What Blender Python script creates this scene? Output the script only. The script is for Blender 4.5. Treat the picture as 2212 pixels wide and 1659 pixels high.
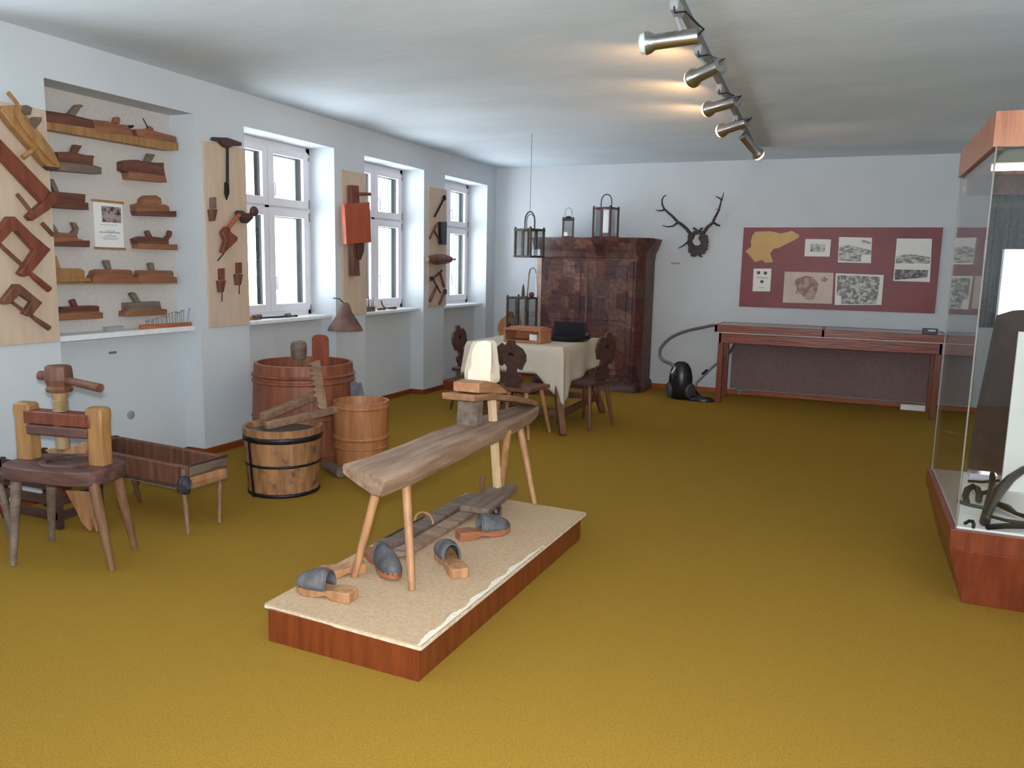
import bpy, math, random
from mathutils import Vector, Matrix
random.seed(7)
scene = bpy.context.scene
for o in list(bpy.data.objects): bpy.data.objects.remove(o)
# ------------------------------------------------------------------ camera
F = 1712.0
def cam_matrix(yaw, e, roll):
    Rz = Matrix.Rotation(yaw, 3, 'Z')
    M = Matrix(((1, 0, 0), (0, -math.sin(e), -math.cos(e)), (0, math.cos(e), -math.sin(e))))
    return Rz @ M @ Matrix.Rotation(roll, 3, 'Z')
CR = cam_matrix(math.radians(22.83), math.radians(-8.42), math.radians(1.18))
CP = Vector((0, 0, 1.5))
cam = bpy.data.objects.new('camera', bpy.data.cameras.new('camera'))
scene.collection.objects.link(cam)
cam.data.sensor_width = 36.0
cam.data.lens = 36.0 * F / 2212.0
cam.data.clip_start = 0.02
cam.matrix_world = Matrix.Translation(CP) @ CR.to_4x4()
scene.camera = cam
def at(x, y, ax, v):
    """room point seen at photo pixel x,y on the plane axis=v"""
    d = CR @ Vector(((x - 1106) / F, -(y - 829.5) / F, -1))
    t = (v - CP[ax]) / d[ax]
    return CP + d * t
X_, Y_, Z_ = 0, 1, 2
# ------------------------------------------------------------------ light
w = bpy.data.worlds.new('sky'); scene.world = w; w.use_nodes = True
wn = w.node_tree.nodes['Background']
wn.inputs['Color'].default_value = (0.86, 0.94, 1.0, 1); wn.inputs['Strength'].default_value = 1.0
_nt = w.node_tree   # overcast sky above, lower half raised to brighten the ceiling
_tc = _nt.nodes.new('ShaderNodeTexCoord'); _sx = _nt.nodes.new('ShaderNodeSeparateXYZ'); _mr = _nt.nodes.new('ShaderNodeMapRange')
_nt.links.new(_tc.outputs['Generated'], _sx.inputs[0]); _nt.links.new(_sx.outputs['Z'], _mr.inputs['Value'])
_mr.inputs['From Min'].default_value = -0.05; _mr.inputs['From Max'].default_value = 0.12
_mr.inputs['To Min'].default_value = 8.2; _mr.inputs['To Max'].default_value = 3.2
_nt.links.new(_mr.outputs[0], wn.inputs['Strength'])
scene.view_settings.view_transform = 'Standard'
scene.view_settings.look = 'None'
scene.view_settings.gamma = 1.0
scene.view_settings.exposure = 0.66
def area(name, loc, rot, sx, sy, power, col=(1, 1, 1), portal=False):
    L = bpy.data.lights.new(name, 'AREA'); L.shape = 'RECTANGLE'; L.size = sx; L.size_y = sy
    L.energy = power; L.color = col
    if portal: L.cycles.is_portal = True
    o = bpy.data.objects.new(name, L); scene.collection.objects.link(o)
    o.location = loc; o.rotation_euler = rot
    return o
WINY = [(5.14, 6.34), (6.84, 8.04), (8.54, 9.74), (1.74, 2.94), (0.04, 1.24), (-1.66, -0.46)]
for i, (a, b) in enumerate(WINY):
    area('daylight_portal', (-5.3, (a + b) / 2, 1.78), (0, -math.pi / 2, 0), 1.6, 1.25, 10, portal=True)
ADDED_BACKW = [(-3.7, -2.4), (-1.2, 0.1), (2.25, 3.45)]  # unseen windows added in the back wall for fill daylight near the camera
for a, b in ADDED_BACKW:
    area('daylight_portal', ((a + b) / 2, -2.9, 1.78), (math.pi / 2, 0, math.pi), 1.35, 1.6, 10, portal=True)
ADDED_RIGHTW = [(-2.1, -0.7), (0.1, 1.5)]  # unseen windows added in the right wall to brighten the near ceiling
for a, b in ADDED_RIGHTW:
    area('daylight_portal', (3.9, (a + b) / 2, 1.75), (0, math.pi / 2, 0), 1.8, 1.45, 10, portal=True)
# the camera's own flash
fl = bpy.data.lights.new('camera_flash', 'AREA'); fl.shape = 'RECTANGLE'; fl.size = 0.10; fl.size_y = 0.06
fl.energy = 79; fl.color = (0.95, 0.98, 1.0)
flo = bpy.data.objects.new('camera_flash', fl); scene.collection.objects.link(flo)
flo.matrix_world = Matrix.Translation(CP + CR @ Vector((-0.02, 0.10, -0.03))) @ CR.to_4x4()

# ------------------------------------------------------------------ materials
def lin(c):
    return tuple(((v / 255) / 12.92 if v / 255 <= 0.04045 else ((v / 255 + 0.055) / 1.055) ** 2.4) for v in c) + (1,)
MC = {}
def mat(name, c, rough=0.6, metal=0.0, c2=None, scale=8.0, stretch=(1, 1, 1), detail=4.0, bump=0.0, bscale=None,
        spec=0.5, lo=0.35, hi=0.65, coat=0.0, spots=None):
    if name in MC: return MC[name]
    m = bpy.data.materials.new(name); m.use_nodes = True; MC[name] = m
    nt = m.node_tree; b = nt.nodes['Principled BSDF']
    b.inputs['Roughness'].default_value = rough; b.inputs['Metallic'].default_value = metal
    b.inputs['Specular IOR Level'].default_value = spec
    b.inputs['Coat Weight'].default_value = coat; b.inputs['Coat Roughness'].default_value = 0.08
    b.inputs['Base Color'].default_value = lin(c)
    if c2 or bump:
        tc = nt.nodes.new('ShaderNodeTexCoord'); mp = nt.nodes.new('ShaderNodeMapping')
        mp.inputs['Scale'].default_value = stretch
        nt.links.new(tc.outputs['Object'], mp.inputs['Vector'])
    if c2:
        n = nt.nodes.new('ShaderNodeTexNoise'); n.inputs['Scale'].default_value = scale
        n.inputs['Detail'].default_value = detail; n.inputs['Roughness'].default_value = 0.6
        nt.links.new(mp.outputs['Vector'], n.inputs['Vector'])
        r = nt.nodes.new('ShaderNodeValToRGB')
        r.color_ramp.elements[0].position = lo; r.color_ramp.elements[1].position = hi
        r.color_ramp.elements[0].color = lin(c2); r.color_ramp.elements[1].color = lin(c)
        nt.links.new(n.outputs['Fac'], r.inputs['Fac'])
        src = r.outputs['Color']
        if spots:
            n3 = nt.nodes.new('ShaderNodeTexNoise'); n3.inputs['Scale'].default_value = spots[1]; n3.inputs['Detail'].default_value = 3
            nt.links.new(tc.outputs['Object'], n3.inputs['Vector'])
            r3 = nt.nodes.new('ShaderNodeValToRGB')
            r3.color_ramp.elements[0].position = spots[2]; r3.color_ramp.elements[1].position = spots[2] + 0.12
            nt.links.new(n3.outputs['Fac'], r3.inputs['Fac'])
            mx = nt.nodes.new('ShaderNodeMix'); mx.data_type = 'RGBA'
            nt.links.new(r3.outputs['Color'], mx.inputs['Factor'])
            nt.links.new(src, mx.inputs['A']); mx.inputs['B'].default_value = lin(spots[0])
            src = mx.outputs['Result']
        nt.links.new(src, b.inputs['Base Color'])
    if bump:
        n2 = nt.nodes.new('ShaderNodeTexNoise'); n2.inputs['Scale'].default_value = bscale or scale * 4
        n2.inputs['Detail'].default_value = 4
        nt.links.new(mp.outputs['Vector'], n2.inputs['Vector'])
        bp = nt.nodes.new('ShaderNodeBump'); bp.inputs['Strength'].default_value = bump; bp.inputs['Distance'].default_value = 0.01
        nt.links.new(n2.outputs['Fac'], bp.inputs['Height']); nt.links.new(bp.outputs['Normal'], b.inputs['Normal'])
    return m
def wood(name, c, c2, axis='Z', rough=0.55, scale=6, **k):
    st = {'X': (0.12, 1, 1), 'Y': (1, 0.12, 1), 'Z': (1, 1, 0.12)}[axis]
    return mat(name, c, rough, c2=c2, scale=scale * 4, stretch=st, bump=0.25, bscale=scale * 9, **k)
def emis(name, c, s):
    m = bpy.data.materials.new(name); m.use_nodes = True
    b = m.node_tree.nodes['Principled BSDF']; b.inputs['Base Color'].default_value = lin(c)
    b.inputs['Emission Color'].default_value = lin(c); b.inputs['Emission Strength'].default_value = s
    return m
def glassmat(name, tint=(1, 1, 1), ior=1.5, rough=0.0, base=0.0):
    m = bpy.data.materials.new(name); m.use_nodes = True; nt = m.node_tree; nt.nodes.clear()
    o = nt.nodes.new('ShaderNodeOutputMaterial'); t = nt.nodes.new('ShaderNodeBsdfTransparent'); t.inputs['Color'].default_value = tint + (1,)
    g = nt.nodes.new('ShaderNodeBsdfGlossy'); g.inputs['Roughness'].default_value = rough
    f = nt.nodes.new('ShaderNodeFresnel'); ge = nt.nodes.new('ShaderNodeNewGeometry')
    mr = nt.nodes.new('ShaderNodeMapRange'); mr.inputs['To Min'].default_value = ior; mr.inputs['To Max'].default_value = 1 / ior
    nt.links.new(ge.outputs['Backfacing'], mr.inputs['Value']); nt.links.new(mr.outputs[0], f.inputs['IOR'])
    mx = nt.nodes.new('ShaderNodeMixShader')
    nt.links.new(f.outputs[0], mx.inputs[0]); nt.links.new(t.outputs[0], mx.inputs[1]); nt.links.new(g.outputs[0], mx.inputs[2])
    nt.links.new(mx.outputs[0], o.inputs['Surface'])
    return m
def prints(name, paper, ink, scale, thr, stretch=(1, 1, 1)):
    """ink drawing on paper: broken hatching from noise"""
    return mat(name, paper, 0.45, c2=ink, scale=scale, stretch=stretch, detail=6, lo=thr, hi=thr + 0.12)
M_wall = mat('white_plaster', (206, 212, 217), 0.9, c2=(201, 207, 212), scale=1.5, bump=0.08, bscale=60, spec=0.2)
M_ceil = mat('ceiling_plaster', (222, 233, 242), 0.95, c2=(213, 224, 233), scale=2.2, stretch=(.5, 1, 1), bump=0.28, bscale=11, spec=0.1)
M_carpet = mat('mustard_carpet', (167, 133, 54), 1.0, c2=(145, 111, 42), scale=160, bump=0.6, bscale=260, spec=0.05)
M_base = wood('red_brown_skirting', (140, 66, 30), (120, 52, 24), 'Y', 0.4)
M_pvc = mat('white_window_plastic', (226, 224, 230), 0.35)
M_sill = mat('white_sill', (236, 238, 240), 0.4, c2=(226, 228, 230), scale=20)
M_gasket = mat('dark_gasket', (14, 18, 18), 0.8, spec=0.1)
M_reveal = mat('outer_reveal_plaster', (112, 120, 108), 0.9)
M_glass = glassmat('window_glass')
M_vglass = glassmat('vitrine_glass', (0.97, 0.98, 0.98), 1.5)
M_metal = mat('brushed_steel', (190, 190, 192), 0.28, 1.0)
M_chrome = mat('chrome', (225, 226, 230), 0.1, 1.0)
M_iron = mat('black_iron', (52, 50, 54), 0.45, 0.7, c2=(38, 36, 40), scale=30)
M_rail = mat('grey_rail', (120, 116, 112), 0.5)
M_plug = mat('grey_plastic', (150, 152, 156), 0.45)
M_black = mat('black_plastic', (26, 26, 34), 0.3)
M_ply = mat('pale_plywood', (206, 184, 162), 0.75, c2=(196, 172, 148), scale=18, stretch=(1, 1, 0.15))
M_ply2 = mat('grey_fibreboard', (200, 194, 188), 0.85, c2=(192, 186, 180), scale=50)
M_red = wood('dark_red_wood', (128, 68, 46), (98, 48, 34), 'Z', 0.45)
M_brown = wood('brown_old_wood', (120, 78, 56), (84, 50, 38), 'Z', 0.55)
M_dark = wood('dark_old_wood', (84, 54, 46), (54, 34, 32), 'Y', 0.55)
M_gold = wood('golden_wood', (172, 128, 80), (140, 100, 58), 'Z', 0.5)
M_plane = wood('plane_beech', (152, 102, 72), (118, 74, 50), 'Y', 0.5)
M_plane2 = wood('plane_dark', (116, 70, 54), (80, 46, 38), 'Y', 0.5)
M_grey = wood('grey_brown_wood', (128, 112, 98), (96, 80, 70), 'Y', 0.7)
M_cherry = wood('cherry_veneer', (126, 60, 30), (104, 46, 22), 'Z', 0.35)
M_pine = wood('fresh_pine', (232, 204, 164), (214, 182, 138), 'Z', 0.6)
M_leg = wood('turned_leg_wood', (188, 140, 98), (150, 104, 70), 'Z', 0.55)
M_leg2 = wood('worn_leg_wood', (140, 104, 74), (108, 76, 54), 'Z', 0.6)
M_cloth = mat('linen_cloth', (206, 198, 184), 0.95, c2=(196, 188, 172), scale=90, bump=0.2, bscale=200, spec=0.1)
M_leather = mat('dusty_grey_leather', (106, 106, 109), 0.6, c2=(66, 66, 70), scale=14)
M_paper = mat('white_paper', (232, 232, 228), 0.7)
M_ink = mat('grey_ink', (90, 90, 94), 0.8)
M_inkblue = mat('blue_ink', (70, 80, 120), 0.8)

# ------------------------------------------------------------------ mesh tools
class MB:
    def __init__(s): s.v = []; s.f = []
    def add(s, vs, fs):
        n = len(s.v); s.v += [Vector(p) for p in vs]; s.f += [tuple(i + n for i in f) for f in fs]; return s
    def box(s, a, b):
        x0, y0, z0 = [min(a[i], b[i]) for i in range(3)]; x1, y1, z1 = [max(a[i], b[i]) for i in range(3)]
        return s.add([(x0, y0, z0), (x1, y0, z0), (x1, y1, z0), (x0, y1, z0), (x0, y0, z1), (x1, y0, z1), (x1, y1, z1), (x0, y1, z1)],
                     [(0, 3, 2, 1), (4, 5, 6, 7), (0, 1, 5, 4), (1, 2, 6, 5), (2, 3, 7, 6), (3, 0, 4, 7)])
    def prism(s, pts, vec):
        pts = [Vector(p) for p in pts]; vec = Vector(vec); n = len(pts)
        nrm = Vector((0, 0, 0))
        for i in range(n):
            a, b = pts[i], pts[(i + 1) % n]; nrm += a.cross(b)
        if nrm.dot(vec) > 0: pts = pts[::-1]
        return s.add(pts + [p + vec for p in pts],
                     [tuple(range(n)), tuple(range(2 * n - 1, n - 1, -1))] + [(i, i + n, (i + 1) % n + n, (i + 1) % n) for i in range(n)])
    def loft(s, rings, cap=True):
        n = len(rings[0]); vs = [p for r in rings for p in r]; fs = []
        for k in range(len(rings) - 1):
            for i in range(n):
                j = (i + 1) % n; fs.append((k * n + i, k * n + j, (k + 1) * n + j, (k + 1) * n + i))
        if cap: fs += [tuple(range(n - 1, -1, -1)), tuple((len(rings) - 1) * n + i for i in range(n))]
        return s.add(vs, fs)
    def tube(s, path, r, seg=10, cap=True, flat=None):
        P = [Vector(p) for p in path]; rr = r if isinstance(r, (list, tuple)) else [r] * len(P)
        rings = []; up = None
        for i, p in enumerate(P):
            d = (P[min(i + 1, len(P) - 1)] - P[max(i - 1, 0)])
            if d.length < 1e-9: d = Vector((0, 0, 1))
            d.normalize()
            if up is None:
                up = Vector((0, 0, 1)) if abs(d.z) < 0.9 else Vector((1, 0, 0))
            u = d.cross(up)
            if u.length < 1e-6: u = d.cross(Vector((0, 1, 0)))
            u.normalize(); v = u.cross(d).normalized(); up = v
            k = flat or 1.0
            rings.append([p + u * rr[i] * math.cos(2 * math.pi * j / seg) + v * rr[i] * k * math.sin(2 * math.pi * j / seg) for j in range(seg)])
        return s.loft(rings, cap)
    def lathe(s, prof, c, seg=24, axis=(0, 0, 1), groove=0, gd=0.0, closed=False):
        """prof [(r,h)], around c, along axis"""
        ax = Vector(axis).normalized(); u = ax.orthogonal().normalized(); v = ax.cross(u); c = Vector(c)
        rings = []
        for r, h in prof:
            ring = []
            for j in range(seg):
                rj = r - (gd if groove and j % groove == 0 else 0)
                a = 2 * math.pi * j / seg
                ring.append(c + ax * h + u * rj * math.cos(a) + v * rj * math.sin(a))
            rings.append(ring)
        if closed:
            rings.append(rings[0]); return s.loft(rings, False)
        return s.loft(rings, True)
    def ball(s, c, r, seg=14, sq=(1, 1, 1)):
        c = Vector(c); rings = []
        for i in range(1, 8):
            a = math.pi * i / 8
            rings.append([c + Vector((r * sq[0] * math.sin(a) * math.cos(2 * math.pi * j / seg), r * sq[1] * math.sin(a) * math.sin(2 * math.pi * j / seg), -r * sq[2] * math.cos(a))) for j in range(seg)])
        return s.loft(rings, True)
    def bar(s, a, b, w, h, up=(0, 0, 1)):
        a, b = Vector(a), Vector(b); d = (b - a).normalized(); u = d.cross(Vector(up)).normalized(); v = u.cross(d)
        q = [(-1, -1), (1, -1), (1, 1), (-1, 1)]
        return s.loft([[p + u * i * w / 2 + v * j * h / 2 for i, j in q] for p in (a, b)])
    def rot(s, ang, c=(0, 0, 0), axis='Z'):
        R = Matrix.Rotation(ang, 3, axis); c = Vector(c)
        s.v = [c + R @ (p - c) for p in s.v]; return s
COL = scene.collection
def wloc(o):
    l = Vector((0, 0, 0))
    while o: l = l + o.location; o = o.parent
    return l
def obj(name, mb, m, parent=None, loc=None, bevel=0, smooth=35, label=None, local=False):
    """one mesh object; mesh points given in room coordinates unless local"""
    me = bpy.data.meshes.new(name)
    L = Vector(loc) if loc is not None else Vector((0, 0, 0))
    base = (wloc(parent) if parent else Vector((0, 0, 0))) + L
    if local: base = Vector((0, 0, 0))
    me.from_pydata([tuple(p - base) for p in mb.v], [], mb.f); me.validate(); me.update()
    import bmesh
    bm = bmesh.new(); bm.from_mesh(me); bmesh.ops.recalc_face_normals(bm, faces=bm.faces); bm.to_mesh(me); bm.free()
    if smooth:
        me.polygons.foreach_set('use_smooth', [True] * len(me.polygons)); me.set_sharp_from_angle(angle=math.radians(smooth))
    o = bpy.data.objects.new(name, me); COL.objects.link(o)
    o.parent = parent; o.location = L
    me.materials.append(m)
    if bevel:
        b = o.modifiers.new('bevel', 'BEVEL'); b.width = bevel; b.segments = 2; b.limit_method = 'ANGLE'; b.angle_limit = math.radians(40)
    if label: o['label'] = label
    return o
def thing(name, label, cat, loc, group=None, rz=0):
    o = bpy.data.objects.new(name, None); COL.objects.link(o); o.empty_display_size = 0.05
    o.location = loc; o.rotation_euler = (0, 0, rz); o['label'] = label; o['category'] = cat
    if group: o['group'] = group
    return o
def solo(name, mb, m, label, cat, group=None, **k):
    """a thing that is one mesh, origin at its base centre"""
    xs = [p.x for p in mb.v]; ys = [p.y for p in mb.v]; zs = [p.z for p in mb.v]
    o = obj(name, mb, m, None, loc=((min(xs) + max(xs)) / 2, (min(ys) + max(ys)) / 2, min(zs)), **k)
    o['label'] = label; o['category'] = cat
    if group: o['group'] = group
    return o
def struct(name, mb, m, parent=None, **k):
    o = obj(name, mb, m, parent, **k)
    if not parent: o['kind'] = 'structure'
    return o
def ZP(pts, ox, oy, s, ax, v):
    """points picked in an enlargement of the photo -> room points on a plane"""
    return [at(ox + x * s, oy + y * s, ax, v) for x, y in pts]
# ------------------------------------------------------------------ the room
XL, YF, ZC, XR, YB = -4.51, 10.02, 2.81, 3.6, -2.6
ZT, ZS = 2.555, 1.01
OPEN = sorted(WINY + [(3.44, 4.61)])
struct('floor', MB().box((XL - 0.3, YB, -0.1), (XR, YF + 0.05, 0)), M_carpet)
struct('ceiling', MB().box((XL - 0.6, YB - 0.2, ZC), (XR + 0.2, YF + 0.25, ZC + 0.15)), M_ceil)
m = MB(); y = YB - 0.2
XO = -4.96
for a, b in OPEN:
    m.box((XO, y, 0), (XL, a, ZC))
    m.box((XO, a, ZT), (XL, b, ZC))
    m.box((XO, a, 0), (-4.68, b, ZS - 0.04))
    y = b
m.box((XO, y, 0), (XL, YF + 0.25, ZC))
struct('wall_left', m, M_wall)
m = MB().box((XL, YF, 0), (1.46, YF + 0.25, ZC)).box((2.3, YF, 0), (XR + 0.2, YF + 0.25, ZC)).box((1.46, YF, 0), (2.3, YF + 0.25, 0.95)).box((1.46, YF, 2.10), (2.3, YF + 0.25, ZC))
struct('wall_far', m, M_wall)
m = MB(); y = YB - .2
for i, (a, b) in enumerate(ADDED_RIGHTW):
    m.box((XR, y, 0), (XR + .2, a, ZC)).box((XR, a, ZT + .1), (XR + .2, b, ZC)).box((XR, a, 0), (XR + .2, b, .9)); y = b
    f_ = MB(); k = .06; c = (a + b) / 2; x0, x1 = XR + .1, XR + .16
    f_.box((x0, a, .9), (x1, a + k, ZT + .1)).box((x0, b - k, .9), (x1, b, ZT + .1)).box((x0, a, .9), (x1, b, .9 + k)).box((x0, a, ZT + .1 - k), (x1, b, ZT + .1)).box((x0, c - .04, .9), (x1, c + .04, ZT + .1))
    r_ = struct('window_%d' % (10 + i), f_, M_pvc, loc=(x0, c, .9))  # added window, only lets in fill daylight from the right
    obj('pane', MB().box((x0 + .03, a + k, .9 + k), (x0 + .035, b - k, ZT + .1 - k)), M_glass, r_, smooth=0)
m.box((XR, y, 0), (XR + .2, YF, ZC)); struct('wall_right', m, M_wall)
m = MB(); x = XL
for a, b in ADDED_BACKW:
    m.box((x, YB - .2, 0), (a, YB, ZC)).box((a, YB - .2, ZT), (b, YB, ZC)).box((a, YB - .2, 0), (b, YB, ZS)); x = b
m.box((x, YB - .2, 0), (XR, YB, ZC)); struct('wall_back', m, M_wall)
for i, (a, b) in enumerate(ADDED_BACKW):
    c = (a + b) / 2; m = MB(); k = .06
    m.box((a, YB - .16, ZS), (a + k, YB - .1, ZT)).box((b - k, YB - .16, ZS), (b, YB - .1, ZT)).box((a, YB - .16, ZS), (b, YB - .1, ZS + k)).box((a, YB - .16, ZT - k), (b, YB - .1, ZT)).box((c - .04, YB - .16, ZS), (c + .04, YB - .1, ZT)).box((a, YB - .16, 1.94), (b, YB - .1, 2.02))
    r_ = struct('window_%d' % (12 + i), m, M_pvc, loc=(c, YB - .1, ZS))  # added window behind the camera, only lets in fill daylight
    obj('pane', MB().box((a + k, YB - .135, ZS + k), (b - k, YB - .13, ZT - k)), M_glass, r_, smooth=0)
# skirting boards follow piers and recesses
m = MB(); y = YB
for a, b in OPEN + [(YF, YF)]:
    m.box((XL, y, 0), (XL + 0.018, a, 0.055))
    if b > a:
        m.box((-4.68, a, 0), (-4.662, b, 0.055)); m.box((-4.68, a, 0), (XL, a + 0.012, 0.055)); m.box((-4.68, b - 0.012, 0), (XL, b, 0.055))
    y = b
struct('baseboard_left', m, M_base)
struct('baseboard_far', MB().box((XL, YF - 0.018, 0), (XR, YF, 0.055)), wood('orange_skirting', (176, 88, 30), (150, 70, 26), 'X', 0.4))
struct('trim_1', MB().box((-4.74, 3.44, ZS - 0.035), (-4.535, 4.58, ZS)), M_sill)   # sill of the display niche
struct('trim_2', MB().box((0.62, 9.80, 0), (0.92, 9.86, 0.06)), M_sill)            # pale kerb under the glazed table

def window(n, a, b, sill=True, seen=True):
    fr = MB(); x0, x1 = -4.86, -4.79; z0, z1 = ZS, ZT; w = 0.055; mid = (a + b) / 2; zt = 1.985
    fr.box((x0, a, z0), (x1, a + w, z1)).box((x0, b - w, z0), (x1, b, z1)).box((x0, a, z1 - w), (x1, b, z1)).box((x0, a, z0), (x1, b, z0 + w))
    fr.box((x0, a, zt - 0.035), (x1 - 0.012, b, zt + 0.035)).box((x0, mid - 0.03, z0), (x1 - 0.012, mid + 0.03, z1))
    root = struct('window_%d' % n, fr, M_pvc, loc=(x1, mid, z0), bevel=0.003)
    for (ya, yb) in ((a + w - 0.015, mid - 0.005), (mid + 0.005, b - w + 0.015)):
        for (za, zb) in ((z0 + w - 0.015, zt - 0.01), (zt + 0.01, z1 - w + 0.015)):
            s = MB(); k = 0.07; xs = x1 + 0.012; x0 = -4.832
            s.box((x0 + 0.02, ya, za), (xs, ya + k, zb)).box((x0 + 0.02, yb - k, za), (xs, yb, zb))
            s.box((x0 + 0.02, ya + k, za), (xs, yb - k, za + k)).box((x0 + 0.02, ya + k, zb - k), (xs, yb - k, zb))
            so = obj('sash', s, M_pvc, root, bevel=0.004)
            g = MB().box((-4.808, ya + k, za + k), (-4.804, yb - k, zb - k)); obj('pane', g, M_glass, so, smooth=0)
            q = MB(); q.box((-4.866, yb - k - 0.008, za + k), (-4.8095, yb - k - .0005, zb - k)).box((-4.866, ya + k, zb - k - 0.006), (-4.8095, yb - k - .008, zb - k - .0005))
            obj('gasket', q, M_gasket, so, smooth=0)
    for zh in (1.30, 2.12):
        h = MB().box((x1 + 0.012, mid + 0.012, zh + 0.02), (x1 + 0.02, mid + 0.04, zh + 0.09))
        h.tube([(x1 + 0.02, mid + 0.026, zh + 0.075), (x1 + 0.055, mid + 0.026, zh + 0.075), (x1 + 0.06, mid + 0.028, zh + 0.06), (x1 + 0.06, mid + 0.028, zh - 0.05)], 0.009, 8)
        obj('handle', h, M_pvc, root)
    for zh in (1.04, 1.90, 2.02, 2.46):
        obj('hinge', MB().tube([(x1 + 0.016, b - w + 0.02, zh - 0.02), (x1 + 0.016, b - w + 0.02, zh + (0.06 if zh in (1.04, 1.9, 2.02) else 0.01))], 0.005, 8), M_rail, root)
    obj('sill', MB().box((-4.80, a + 0.001, z0 - 0.035), (-4.535, b - 0.03, z0)), M_sill, root, bevel=0.008)
    return root
for i, (a, b) in enumerate(WINY): window(i + 1, a, b)
# outer reveals of the openings
m = MB()
for a, b in WINY:
    m.box((XO - .02, b - 0.004, ZS), (-4.865, b, ZT)).box((XO - .02, a, ZT - .004), (-4.865, b, ZT))
struct('trim_3', m, M_reveal)
# window with dark curtains in the far wall
m = MB().box((1.46, YF + 0.08, 0.95), (1.51, YF + 0.14, 2.1)).box((2.25, YF + 0.08, 0.95), (2.3, YF + 0.14, 2.1)).box((1.5, YF + 0.08, 0.95), (2.3, YF + 0.14, 1.0)).box((1.5, YF + 0.08, 2.05), (2.3, YF + 0.14, 2.1)).box((1.88, YF + 0.08, 0.95), (1.94, YF + 0.14, 2.1))
wf = struct('window_7', m, M_pvc, loc=(1.9, YF + 0.1, 0.95))
obj('pane', MB().box((1.55, YF + 0.105, 1.0), (2.25, YF + 0.11, 2.05)), M_glass, wf, smooth=0)
def curtain_strip(x0, x1, z0, z1, label):
    m = MB(); n = 48; R = [(x0 + (x1 - x0) * i / n, YF - 0.05 + 0.018 * math.sin(i / n * (x1 - x0) * 90), z0) for i in range(n + 1)]
    m.prism(R + [(x, y - 0.008, z) for x, y, z in R[::-1]], (0, 0, z1 - z0))
    solo('curtain', m, mat('grey_curtain', (92, 88, 86), 0.9, c2=(72, 69, 68), scale=30), label, 'curtain', 'dark curtains of the far window')
curtain_strip(1.30, 1.47, .95, 1.80, 'narrow dark grey curtain left of the far window, seen through the vitrine')
curtain_strip(1.30, 2.25, 1.79, 2.38, 'dark grey curtain valance above the far window, seen through the vitrine')
curtain_strip(1.74, 2.25, .95, 1.79, 'dark grey curtain covering the right part of the far window')
# ------------------------------------------------------------------ wall boards
def board(y0, y1, z0, z1, label):
    return solo('tool_board', MB().box((XL + 0.001, y0, z0), (XL + 0.018, y1, z1)), M_ply, label, 'display board', 'plywood tool boards on the window wall', bevel=0.002)
board(2.955, 3.425, .985, 2.365, 'plywood board with wooden clamps, leftmost of the wall boards')
board(4.69, 5.13, .99, 2.375, 'plywood board with auger and brace, between niche and first window')
board(6.44, 6.84, 1.0, 2.375, 'plywood board behind the orange paddle, between first and second window')
board(8.12, 8.56, 1.015, 2.385, 'narrow plywood board with hammers, nearest the far corner')
solo('niche_panel', MB().box((-4.75, 3.44, ZS), (-4.735, 4.61, ZT)), M_ply2, 'pale grey panel lining the back of the wall niche behind the planes', 'panel')

Q1 = (0, 150, .1989); Q2 = (0, 420, .1989); Q3 = (0, 170, .18087); Q4 = (0, 400, .217)
Q5 = (420, 270, .27134); Q6 = (700, 330, .22905)
def wl(pts, q, x=-4.45): return ZP(pts, q[0], q[1], q[2], X_, x)
def slab(pts, q, x=-4.45, d=0.04, m=None): return (m or MB()).prism(wl(pts, q, x), (-d, 0, 0))
def stick(pts, q, x=-4.45, r=0.01, m=None, seg=10): return (m or MB()).tube(wl(pts, q, x), r, seg)
def assemble(name, label, cat, parts, group=None):
    """parts: (name, mesh, material[, bevel]); first decides the base point"""
    a = [p for pt in parts for p in pt[1].v]
    base = (sum(p.x for p in a) / len(a), sum(p.y for p in a) / len(a), min(p.z for p in a))
    r = thing(name, label, cat, base, group)
    for pt in parts:
        obj(pt[0], pt[1], pt[2], r, bevel=(pt[3] if len(pt) > 3 else 0.003))
    return r
# clamps on board 1
assemble('bar_clamp', 'long dark red wooden beam clamp slanting down the leftmost board', 'clamp', [
    ('beam', slab([(-260, 420), (-260, 640), (520, 1480), (600, 1340), (0, 715), (-200, 480)], Q3, -4.43, .05), M_red),
    ('jaw', slab([(520, 1480), (610, 1345), (710, 1440), (600, 1560), (390, 1700), (340, 1640)], Q3, -4.43, .05), M_red),
    ('screw', stick([(170, 90), (330, 290)], Q4, -4.43, .012), M_brown, 0),
    ('handle', stick([(420, 380), (530, 500)], Q4, -4.43, .013), M_brown, 0)])
assemble('c_clamp', 'reddish square wooden clamp with screw, middle of the leftmost board', 'clamp', [
    ('frame', slab([(-40, 500), (0, 440), (95, 312), (150, 312), (330, 490), (508, 640), (300, 890), (250, 912), (200, 880), (350, 650), (180, 460), (130, 450), (0, 590), (-60, 560)], Q4, -4.43, .045), M_red),
    ('screw', stick([(0, 595), (225, 800)], Q4, -4.45, .012), M_brown, 0),
    ('handle', MB().tube(wl([(290, 870), (350, 925), (490, 1040)], Q4, -4.44), [.014, .018, .02], 10), M_red, 0)])
assemble('c_clamp', 'small dark brown square wooden clamp low on the leftmost board', 'clamp', [
    ('frame', slab([(30, 1150), (160, 985), (200, 985), (425, 1170), (310, 1310), (240, 1280), (320, 1165), (205, 1085), (110, 1180), (50, 1190)], Q4, -4.44, .04), M_brown),
    ('screw', stick([(120, 1165), (260, 1270)], Q4, -4.455, .010), M_brown, 0),
    ('handle', MB().tube(wl([(310, 1300), (370, 1345), (490, 1425)], Q4, -4.45), [.011, .014, .017], 10), M_brown, 0)])
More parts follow.
